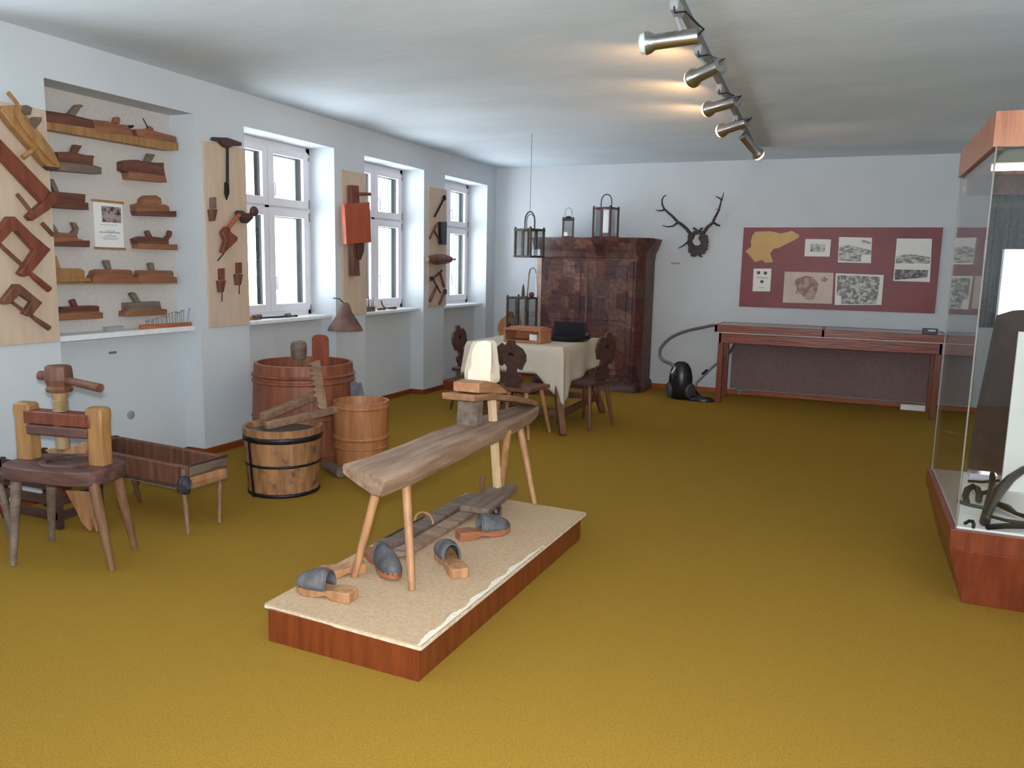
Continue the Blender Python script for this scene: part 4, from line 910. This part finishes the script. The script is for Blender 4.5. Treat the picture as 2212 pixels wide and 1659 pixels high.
# ------------------------------------------------------------------ clogs
def clog(label, heel, toe, style, h=PZ, scale=1.0):
    heel, toe = Vector(heel), Vector(toe); d = toe - heel; L = d.length * scale
    t = thing('wooden_soled_clog', label, 'clog', (heel.x, heel.y, h), 'clogs lying on the plinth', math.atan2(d.y, d.x))
    ws = M_leg if style != 'red' else wood('red_sole', (164, 104, 70), (134, 78, 52), 'X')
    W = [(0, .30), (.05, .36), (.25, .36), (.42, .30), (.6, .38), (.78, .42), (.9, .34), (.97, .2), (1.0, .06)]
    k = .095 / .42 / 2 * 1.0
    R = []
    for u, w_ in W:
        z0 = 0 if (u < .3 or .5 < u < .85) else .012
        zt = .036 + .012 * max(0, (u - .75) * 3)
        if u < .3: zt = .045
        y = w_ * k * 2 * .5 / .21 * .21
        R.append([Vector((u * L, -y, z0)), Vector((u * L, y, z0)), Vector((u * L, y * 1.04, zt)), Vector((u * L, -y * 1.04, zt))])
    obj('sole', MB().loft(R), ws, t, local=True, bevel=.004)
    if style == 'sole': return t
    U = []
    n = 16
    for u, w_, hh in ((.42, .34, .075), (.5, .38, .085), (.62, .41, .078), (.75, .43, .066), (.87, .38, .05), (.95, .26, .034), (.995, .10, .015)):
        y = w_ * k * 1.02; U.append([Vector((u * L, -y * math.cos(math.pi * j / n), .034 + hh * math.sin(math.pi * j / n) ** .8)) for j in range(n + 1)])
    up = MB(); vs = [p for r in U for p in r]; nn = n + 1
    fs = [(a * nn + i, a * nn + i + 1, (a + 1) * nn + i + 1, (a + 1) * nn + i) for a in range(len(U) - 1) for i in range(n)] + [tuple((len(U) - 1) * nn + i for i in range(nn))]
    up.add(vs, fs); uo = obj('upper', up, M_leather, t, local=True, smooth=60)
    s = uo.modifiers.new('thick', 'SOLIDIFY'); s.thickness = .005
    obj('collar', MB().tube([p for p in U[0]], .005, 6), M_leather, t, local=True)
    return t
clog('grey leather clog with pale heel, nearest the front left corner of the plinth', (-1.755, 2.565, 0), (-2.03, 2.56, 0), 'n')
clog('rough pale wooden sole lying behind the near left leg of the horse', (-1.895, 2.86, 0), (-2.03, 2.70, 0), 'sole')
c2_ = clog('large grey clog with red brown sole showing, between the two near legs', (-1.97, 3.03, 0), (-1.70, 2.80, 0), 'red')
clog('open clog with wooden heel towards us, right of the horse', (-1.47, 2.96, 0), (-1.70, 3.20, 0), 'n')
clog('clog with orange sole and grey toe near the right edge of the plinth', (-1.71, 3.40, 0), (-1.52, 3.62, 0), 'red')
# old skis / runners
def ski(label, x0, y0, x1, y1, w_, col, strap=False):
    a, b = Vector((x0, y0, PZ)), Vector((x1, y1, PZ)); d = (b - a).normalized(); L = (b - a).length
    t = thing('wooden_runner', label, 'wooden runner', a, 'flat wooden runners under the horse', math.atan2(d.y, d.x))
    R = []
    for u, z in ((0, .02), (.05, .012), (.15, 0), (.9, 0), (1, .004)):
        ww = w_ * (.6 if u in (0, 1) else 1)
        R.append([Vector((u * L, -ww / 2, z)), Vector((u * L, ww / 2, z)), Vector((u * L, ww / 2, z + .022)), Vector((u * L, -ww / 2, z + .022))])
    obj('board', MB().loft(R), col, t, local=True, bevel=.003)
    if strap:
        obj('iron_strip', MB().box((.1 * L, w_ / 2 - .012, .022), (.5 * L, w_ / 2 - .002, .026)), M_iron, t, local=True)
        obj('hoop_binding', MB().tube([(L * .42, -w_ * .55 * math.cos(a_), .02 + .055 * math.sin(a_)) for a_ in [math.pi * k / 10 for k in range(11)]], .006, 8), M_leg, t, local=True)
    return t
ski('long grey brown runner with light hoop along the left plinth edge', -1.965, 3.08, -1.955, 4.10, .10, M_grey, True)
ski('shorter brown runner beside it, nearer the middle of the plinth', -1.845, 3.02, -1.835, 3.86, .085, M_bench)

# ------------------------------------------------------------------ tubs and buckets
M_tub = wood('red_brown_staves', (146, 86, 58), (112, 62, 44), 'Z', .5)
M_bkt = wood('ochre_staves', (168, 122, 80), (128, 86, 54), 'Z', .6, spots=((86, 62, 50), 9, .58))
M_sml = wood('orange_staves', (182, 122, 78), (154, 98, 62), 'Z', .45)
def vessel(name, label, cat, c, prof_out, th, m, groove, gd, hoops, hm, seg=72, group=None, floor_z=.03):
    t = thing(name, label, cat, c, group)
    prof = prof_out + [(prof_out[-1][0] - th, prof_out[-1][1]), (prof_out[0][0] - th, floor_z)]
    obj('staves', MB().lathe(prof, c, seg, groove=groove, gd=gd), m, t, smooth=30)
    for z, r, hh, k in hoops:
        obj('hoop', MB().lathe([(r - .004, z), (r + k * .6, z + hh * .15), (r + k, z + hh * .5), (r + k * .6, z + hh * .85), (r - .004, z + hh)], c, seg, closed=True), hm, t, smooth=60)
    return t
tub = vessel('wash_tub', 'largest red brown wooden tub standing by the wall under the first window', 'tub', (-3.83, 4.96, 0), [(.385, 0), (.392, .25), (.382, .5), (.368, .745)], .022, M_tub, 6, .003,
             [(.645, .373, .03, .016), (.60, .375, .03, .014), (.33, .389, .02, .006), (.06, .386, .03, .012)], M_tub, floor_z=.45)
for sgn, lx, ly in ((1, -4.02, 5.33), (-1, -3.78, 4.53)):
    pass
def lug(c, r, w_, z0, z1, m, ang):
    # raised stave with rounded top, on the tub rim
    cx, cy = -3.83, 4.96; u = Vector((math.cos(ang), math.sin(ang), 0)); v = Vector((-u.y, u.x, 0)); o = Vector((cx, cy, 0)) + u * r
    pts = [(-w_, z0), (w_, z0), (w_, z1 - .03), (w_ * .75, z1 - .008), (w_ * .3, z1), (-w_ * .3, z1), (-w_ * .75, z1 - .008), (-w_, z1 - .03)]
    return MB().prism([o + v * a + Vector((0, 0, b)) for a, b in pts], u * -.026)
obj('raised_stave', lug(None, .368, .068, .60, .925, M_tub, math.radians(106)), wood('raised_red', (150, 72, 40), (122, 54, 34), 'Z'), tub, bevel=.006)
gs = thing('grey_dipper', 'greyish round wooden dipper hooked on the tub rim', 'dipper', (-4.08, 5.22, .725))
obj('cup', MB().lathe([(.055, .0), (.062, .02), (.066, .10), (.058, .135), (.03, .15)], (-4.08, 5.22, .725), 20), M_grey, gs)
# front bucket
bk = vessel('iron_hooped_bucket', 'old ochre bucket with black iron hoops in front of the big tub', 'bucket', (-3.375, 4.14, 0), [(.225, 0), (.235, .15), (.245, .30), (.255, .44)], .02, M_bkt, 9, .003,
            [(.0, .228, .028, .006), (.195, .238, .022, .006), (.355, .250, .045, .006)], M_iron, floor_z=.40)
obj('strap', MB().prism([Vector((-3.375, 4.14, 0)) + Vector((r * math.cos(a), r * math.sin(a), z)) for r, a, z in ((.235, -1.62 - .25, 0), (.235, -1.62 - .15, 0), (.262, -1.62 - .17, .40), (.262, -1.62 - .25, .40))], (.004, -.008, 0)), M_iron, bk)
obj('dark_filling', MB().lathe([(.22, .36), (.22, .405)], (-3.375, 4.14, 0), 40), mat('dark_green_liquid', (56, 62, 60), .3), bk)
# triangular rack lying on it
M_rack = wood('rack_wood', (150, 118, 92), (118, 88, 70), 'X', .65)
zb = .462
tr = thing('triangular_rack', 'toothed triangular wooden rack lying across the iron hooped bucket', 'rack', (-3.4, 4.1, zb - .01))
q1, q2, q3 = at(552, 905, Z_, .46), at(728, 884, Z_, .50), at(688, 852, Z_, .56)
q1b = at(575, 920, Z_, .46)
obj('front_beam', MB().bar(q1b, q2, .05, .045), M_rack, tr, bevel=.005)
obj('diagonal_beam', MB().bar(q1 + Vector((0.03, .03, .01)), q3, .06, .05), M_rack, tr, bevel=.005)
for k in range(5):
    p = q1b.lerp(q2, .18 + k * .17); obj('nail', MB().ball(p + Vector((.008, -.024, .005)), .007, 8), M_iron, tr)
tk = MB()
e0, e1 = at(684, 778, Y_, 4.35), at(700, 884, Y_, 4.12)
uu = (e1 - e0).normalized(); sd = uu.cross(Vector((.3, -1, .1))).normalized()
if sd.x > 0: sd = -sd
P = [e0, e1]
left = []
nT = 9
for k in range(nT):
    t = k / nT; left.append(e0.lerp(e1, t) + sd * (.065 if k < 7 else .04)); left.append(e0.lerp(e1, t + .5 / nT) + sd * (.035 if k < 7 else .03))
tk.prism([e0, e1] + left[::-1], (.01, .022, 0))
obj('toothed_arm', tk, M_rack, tr)
# small bucket
sb = vessel('wooden_pail', 'smaller smooth orange brown pail right of the big tub', 'pail', (-3.225, 4.83, 0), [(.185, 0), (.192, .15), (.196, .30), (.20, .515)], .016, M_sml, 6, .0015,
            [(.46, .200, .03, .004), (.235, .196, .035, .01), (.175, .194, .018, .008), (.01, .187, .03, .008)], M_sml, floor_z=.42)
obj('notch_board', MB().prism([at(x, y, Y_, 4.99) for x, y in ((758, 858), (757, 826), (764, 822), (768, 828), (777, 826), (785, 858))], (0, .02, 0)), mat('grey_old_wood', (120, 126, 134), .7, c2=(92, 98, 106), scale=12), sb)
# low grey wood block beside tub
solo('split_log', MB().tube([(-3.40, 4.66, .042), (-3.20, 4.54, .042)], .04, 10), M_grey, 'grey split log on the floor between big tub and pail', 'log')

# ------------------------------------------------------------------ press on a stool
SD = math.radians(9)
st = thing('press_stool', 'old thick plank press stool with wooden screw, left foreground', 'wooden press', (-3.47, 2.69, 0), None, 0)
R0 = Vector((-3.52, 2.665, 0)); ux = Vector((math.cos(SD), math.sin(SD), 0)); uy = Vector((-ux.y, ux.x, 0))
def W(a, b, z): return R0 + ux * a + uy * b + Vector((0, 0, z))
out = []
for k in range(40):
    a = 2 * math.pi * k / 40; ca, sa = math.cos(a), math.sin(a)
    out.append(W(.285 * math.copysign(abs(ca) ** .55, ca), .165 * math.copysign(abs(sa) ** .6, sa), .425))
M_st = wood('dark_stool', (104, 70, 62), (70, 46, 44), 'X', .6)
seat = MB(); seat.loft([out, [p + Vector((0, 0, .07)) for p in out]])
obj('seat', seat, M_st, st, bevel=.008)
obj('juice_groove', MB().lathe([(.10, 0), (.13, 0), (.132, .012), (.125, .018), (.108, .018), (.10, .012)], W(.02, .01, .492), 36, closed=True), M_st, st)
for a, b, f in ((-.20, -.09, at(28, 1222, Z_, 0)), (.245, -.09, at(243, 1232, Z_, 0)), (-.17, .09, at(112, 1168, Z_, 0)), (.24, .07, at(293, 1188, Z_, 0))):
    obj('leg', tleg(W(a, b, .44), f, .026, .015), M_leg2 if a > 0 else M_grey, st)
for s_ in (-1, 1):
    c = W(s_ * .213 - .025, .03, 0)
    P = []
    for z, w_, d_ in ((.485, .044, .036), (.70, .042, .036), (.74, .048, .038), (.772, .046, .036), (.782, .034, .028)):
        P.append([c + ux * i * w_ + uy * j * d_ + Vector((0, 0, z)) for i, j in ((-1, -1), (1, -1), (1, 1), (-1, 1))])
    obj('upright', MB().loft(P), M_gold, st, bevel=.008)
obj('cross_beam', MB().prism([W(-.22, -.012, .68), W(.17, -.012, .68), W(.17, .072, .68), W(-.22, .072, .68)], (0, 0, .065)), M_red, st, bevel=.006)
obj('press_board', MB().prism([W(-.205, -.018, .625), W(.155, -.018, .625), W(.155, .078, .625), W(-.205, .078, .625)], (0, 0, .052)), M_st, st, bevel=.01)
c = W(-.03, .03, -.055)
sc_ = [( .012 + 0, .62), (.026, .62), (.026, .64)]
pr = [(.030, .615), (.032, .645)]
for k in range(10): pr += [(.036, .765 + k * .010), (.030, .770 + k * .010)]
pr += [(.036, .87), (.038, .90)]
obj('screw', MB().lathe(pr, c, 20), wood('screw_wood', (168, 142, 104), (140, 116, 86), 'Z'), st)
obj('screw_head', MB().lathe([(.036, .895), (.058, .90), (.062, .915), (.054, .93), (.064, .96), (.062, 1.005), (.058, 1.025), (.05, 1.03)], c, 12), M_brown, st, smooth=20)
h0, h1 = c + Vector((0, 0, .975)) - ux * .11, c + Vector((0, 0, .94)) + ux * .285 - uy * .05
obj('lever', MB().tube([h0, c + Vector((0, 0, .965)), h1], [.024, .018, .022], 12), M_brown, st)
sp = thing('spout_board', 'pale curved wooden chute hanging under the press stool', 'chute', (-3.40, 2.85, .16))
obj('board', MB().prism([at(x, y, Y_, 2.98) for x, y in ((140, 1060), (200, 1065), (205, 1100), (208, 1150), (196, 1120), (193, 1148), (175, 1128), (160, 1095))], (0, .02, 0)), M_leg, sp, bevel=.003)
solo('scoop', MB().prism([at(x, y, Y_, 3.05) for x, y in ((95, 972), (108, 982), (180, 985), (189, 970), (189, 958), (176, 955), (170, 962))], (0, .03, 0)), M_leg, 'pale wooden paddle with dark knob lying behind the press stool', 'paddle', bevel=.003)
# ------------------------------------------------------------------ trough bench
tb = thing('trough_bench', 'long low trough bench on thin legs between press and tubs', 'trough', (-3.6, 3.35, 0))
A1, B1, C1, D1 = Vector((-3.30, 3.215, 0)), Vector((-3.29, 3.53, 0)), Vector((-4.30, 3.62, 0)), Vector((-4.10, 3.28, 0))
zt, zb_ = .372, .235
def wal(a, b, th, z0=zb_, z1=zt, m=M_brown, nm='side'):
    d = (b - a).normalized(); n = Vector((-d.y, d.x, 0)) * th
    obj(nm, MB().prism([a + Vector((0, 0, z0)), b + Vector((0, 0, z0)), b + n + Vector((0, 0, z0)), a + n + Vector((0, 0, z0))], (0, 0, z1 - z0)), m, tb, bevel=.006)
wal(D1, A1, .035); wal(B1, C1, .035); wal(A1, B1, .03, zb_ + .075, zt - .01, M_grey, 'end_board'); wal(A1, B1, .03, zb_, zb_ + .065, M_leg, 'end_board')
wal(C1, D1, .03, nm='end_board')
obj('bottom', MB().prism([D1 + Vector((0, 0, zb_)), A1 + Vector((0, 0, zb_)), B1 + Vector((0, 0, zb_)), C1 + Vector((0, 0, zb_))], (0, 0, .03)), M_grey, tb)
kn = MB().ball(A1 + Vector((0.0, -.005, zb_ + .035)), .042, sq=(1, .8, 1.15))
for p in kn.v: p += Vector([random.uniform(-.009, .009) for _ in range(3)])
obj('corner_knot', kn, mat('dark_blue_grey_knot', (60, 58, 72), .7, c2=(42, 38, 48), scale=40), tb)
obj('end_rim', MB().bar(A1 + Vector((0, .03, zt)), B1 + Vector((0, 0, zt)), .016, .012), M_dark, tb)
for a, b in ((A1 + Vector((-.03, .02, zb_)), at(407, 1157, Z_, 0)), (B1 + Vector((-.03, -.03, zb_)), at(474, 1130, Z_, 0)), (D1 + Vector((.30, .03, zb_)), at(304, 1085, Z_, 0)), (C1 + Vector((.3, -.06, zb_)), Vector((-4.15, 3.62, 0)))):
    obj('leg', tleg(a, b, .015, .011), M_leg2, tb)
# slatted crate behind the press, at the wall
cr = thing('slatted_crate', 'dark slatted wooden crate on the floor behind the press stool', 'crate', (-4.15, 3.05, 0))
for k in range(4):
    z = .05 + k * .085
    obj('slat', MB().box((-4.42, 2.93, z), (-3.95, 2.95, z + .05)), M_dark, cr, bevel=.003); obj('slat', MB().box((-3.97, 2.95, z), (-3.95, 3.22, z + .05)), M_dark, cr, bevel=.003)
for x, y in ((-4.42, 2.93), (-3.97, 2.93), (-3.97, 3.19), (-4.42, 3.19)): obj('corner_post', MB().box((x, y, 0), (x + .03, y + .03, .36)), M_dark, cr)
wl_ = thing('wooden_lever', 'dark wooden beam end reaching in from the left edge beside the stool', 'beam', (-4.05, 2.6, .3))
obj('beam', MB().tube([at(-60, 1000, Y_, 2.62), at(22, 1035, Y_, 2.62)], .035, 10), M_dark, wl_)
obj('leg', MB().tube([at(-6, 1030, Y_, 2.66), at(20, 1125, Y_, 2.66), at(24, 1160, Y_, 2.66)], .018, 10), M_grey, wl_)

# ------------------------------------------------------------------ vitrine
vx0, vx1, vy0, vy1 = .525, 1.75, 4.0, 5.18
M_vit = wood('vitrine_veneer', (128, 62, 38), (106, 48, 30), 'Z', .3)
M_vtop = wood('vitrine_fascia', (176, 118, 86), (150, 92, 64), 'Z', .35)
vt = thing('glass_vitrine', 'tall glass vitrine with red brown base and fascia at the right edge', 'vitrine', (1.1, 4.6, 0))
e = .022
obj('base', MB().loft([[Vector(p) for p in ((vx0 + .06, vy0 + .04, 0), (vx1, vy0 + .04, 0), (vx1, vy1 - .04, 0), (vx0 + .06, vy1 - .04, 0))], [Vector(p) for p in ((vx0 - e + .005, vy0 - e + .01, .265), (vx1 + e, vy0 - e + .01, .265), (vx1 + e, vy1 + e, .265), (vx0 - e + .005, vy1 + e, .265))]]), M_vit, vt, bevel=.002)
obj('base_band', MB().box((vx0 - e, vy0 - e, .268), (vx1 + e, vy1 + e, .362)), M_vit, vt, bevel=.003)
obj('display_floor', MB().box((vx0 + .004, vy0 + .004, .36), (vx1 - .004, vy1 - .004, .372)), M_paper, vt)
g = .006
for nm, a, b in (('side_pane', (vx0, vy0, .362), (vx0 + g, vy1, 2.05)), ('side_pane', (vx1 - g, vy0, .362), (vx1, vy1, 2.05)), ('front_pane', (vx0 + g, vy0, .362), (vx1 - g, vy0 + g, 2.05)), ('back_pane', (vx0 + g, vy1 - g, .362), (vx1 - g, vy1, 2.05))):
    obj(nm, MB().box(a, b), M_vglass, vt, smooth=0)
for x, y in ((vx0, vy0), (vx0, vy1), (vx1, vy0), (vx1, vy1)):
    obj('corner_seal', MB().box((x - .003, y - .003, .362), (x + .003, y + .003, 2.05)), M_rail, vt)
m = MB(); z0, z1 = 2.045, 2.19
m.box((vx0 - .014, vy0 - .008, z0), (vx1 + .014, vy0 + .012, z1)).box((vx0 - .014, vy1 - .012, z0), (vx1 + .014, vy1 + .012, z1)).box((vx0 - .014, vy0 + .012, z0), (vx0 + .006, vy1 - .012, z1)).box((vx1 - .006, vy0 + .012, z0), (vx1 + .014, vy1 - .012, z1))
obj('fascia', m, M_vtop, vt, smooth=0)
obj('top_panel', MB().box((vx0, vy0 + .01, z1 - .02), (vx1, vy1 - .01, z1 - .005)), M_paper, vt)
obj('inner_lip', MB().box((vx0 + .006, vy0 + .012, z0 - .012), (vx0 + .03, vy1 - .012, z0 + .01)).box((vx0 + .03, vy1 - .04, z0 - .10), (vx1 - .03, vy1 - .012, z0 + .01)), M_dark, vt)
obj('fluorescent_tube', MB().tube([(vx0 + .07, 4.62, 2.03), (vx1 - .07, 4.62, 2.03)], .016, 12), emis('tube_light', (255, 250, 220), 5), vt)
obj('tube_holder', MB().box((vx0 + .04, 4.60, 2.05), (vx1 - .04, 4.66, 2.165)), mat('grey_green_tin', (120, 122, 112), .5), vt)
area_l = bpy.data.lights.new('vitrine_lamp', 'AREA'); area_l.shape = 'RECTANGLE'; area_l.size = 1.0; area_l.size_y = .03; area_l.energy = 1.2; area_l.color = (1, .97, .85)
lo = bpy.data.objects.new('vitrine_lamp', area_l); COL.objects.link(lo); lo.parent = vt; lo.location = Vector((1.14, 4.62, 2.005)) - vt.location
# things in the vitrine
def V(x, y, z=.375): return at(2040 + x * .10244, 990 + y * .10244, Z_, z)
zf = .394
hs_ = [V(x, y, zf) for x, y in ((470, 920), (440, 800), (480, 660), (600, 590), (700, 650), (740, 760), (725, 880))]
solo('horse_collar_iron', MB().tube(hs_, .016, 10), M_iron, 'thick black horseshoe shaped iron on the vitrine floor', 'iron', smooth=60)
solo('iron_bar', MB().tube([V(280, 900, zf + .02), V(560, 990, zf + .02), V(860, 1050, zf + .02)], .009, 8), mat('greenish_iron', (58, 70, 72), .5, .5), 'greenish iron rod lying across in front of the horseshoe', 'iron')
solo('iron_chain_trap', MB().tube([V(1010, 330, zf), V(1010, 620, zf + .03), V(930, 1000, zf), V(850, 1340, zf)], [.014, .018, .02, .022], 10), M_iron, 'knobbly dark iron piece running towards us in the vitrine', 'iron', smooth=60)
tg = [V(850, 1340, zf), V(980, 1000, zf + .03), V(1150, 700, zf + .05), V(1400, 420, zf + .08), V(1680, 230, zf + .11), V(1820, 190, zf + .115)]
solo('curved_iron_tool', MB().tube(tg, [.014, .02, .026, .022, .018, .016], 10), M_iron, 'big curved dark tool arching to the right in the vitrine', 'iron tool', smooth=60)
solo('forged_tongs', MB().tube([V(1120, 960, zf), V(1300, 1030, zf + .01), V(1500, 1160, zf), V(1750, 1240, zf), V(2100, 1330, zf)], [.022, .026, .014, .018, .016], 10, flat=.6), M_iron, 'dark forged tongs pointing left on the white vitrine floor', 'tongs', smooth=60)
solo('iron_bar', MB().tube([V(960, 1220, zf), V(1300, 1310, zf), V(1700, 1370, zf), V(2100, 1400, zf)], .008, 8), M_iron, 'thin straight iron rod under the tongs in the vitrine', 'iron')
solo('iron_bar', MB().tube([V(910, 1450, zf), V(1300, 1425, zf), V(1750, 1430, zf), V(2150, 1440, zf)], .014, 8), M_iron, 'thick iron rod nearest the front pane of the vitrine', 'iron')
solo('small_hook', MB().tube([V(440, 1370, zf), V(520, 1320, zf), V(600, 1330, zf + .01), V(620, 1400, zf), V(610, 1450, zf)], .008, 8), M_iron, 'small iron hook in the front left corner of the vitrine', 'hook')
solo('glass_slab', MB().box((.70, 5.02, .373), (.84, 5.12, .40)), mat('pale_glassy_plastic', (196, 190, 204), .1), 'pale glossy block at the back left of the vitrine floor', 'block', bevel=.003)
solo('iron_bar', MB().tube([V(500, 480, zf), V(800, 500, zf), V(1150, 470, zf)], .008, 8), M_iron, 'thin rod crossing behind the horseshoe in the vitrine', 'iron')
solo('iron_bar', MB().tube([V(780, 740, zf), V(940, 700, zf + .01), V(1120, 780, zf)], .012, 8), M_iron, 'short rod right of the horseshoe in the vitrine', 'iron')
pb_ = thing('info_panel', 'white upright information panel inside the vitrine at the right frame edge', 'info panel', (1.05, 4.9, .372))
obj('sheet', MB().box((.82, 4.80, .373), (1.30, 4.82, 1.22)), M_paper, pb_)
M_backdrop = mat('dark_backdrop', (62, 44, 38), .9, c2=(44, 30, 28), scale=14)  # dark form added where the shaded carpet and room show through the glass
cw = thing('dark_backdrop', 'added dark brown garment hanging at the back of the vitrine', 'backdrop', (.95, 5.05, .8))
R = []
for z, w_, d_ in ((.42, .25, .05), (.7, .24, .05), (1.0, .215, .05), (1.2, .20, .045), (1.29, .19, .04), (1.32, .12, .03), (1.33, .03, .02)):
    R.append([Vector((.95 + w_ * math.cos(a) * (1 + .06 * math.sin(a * 9)), 5.06 + d_ * math.sin(a), z)) for a in [2 * math.pi * k / 40 for k in range(40)]])
obj('cloth', MB().loft(R), M_backdrop, cw, smooth=60)
obj('backdrop_rod', MB().tube([(.93, 5.06, 1.37), (.93, 5.06, 2.0), (.96, 5.06, 2.04)], .006, 8), M_metal, cw)
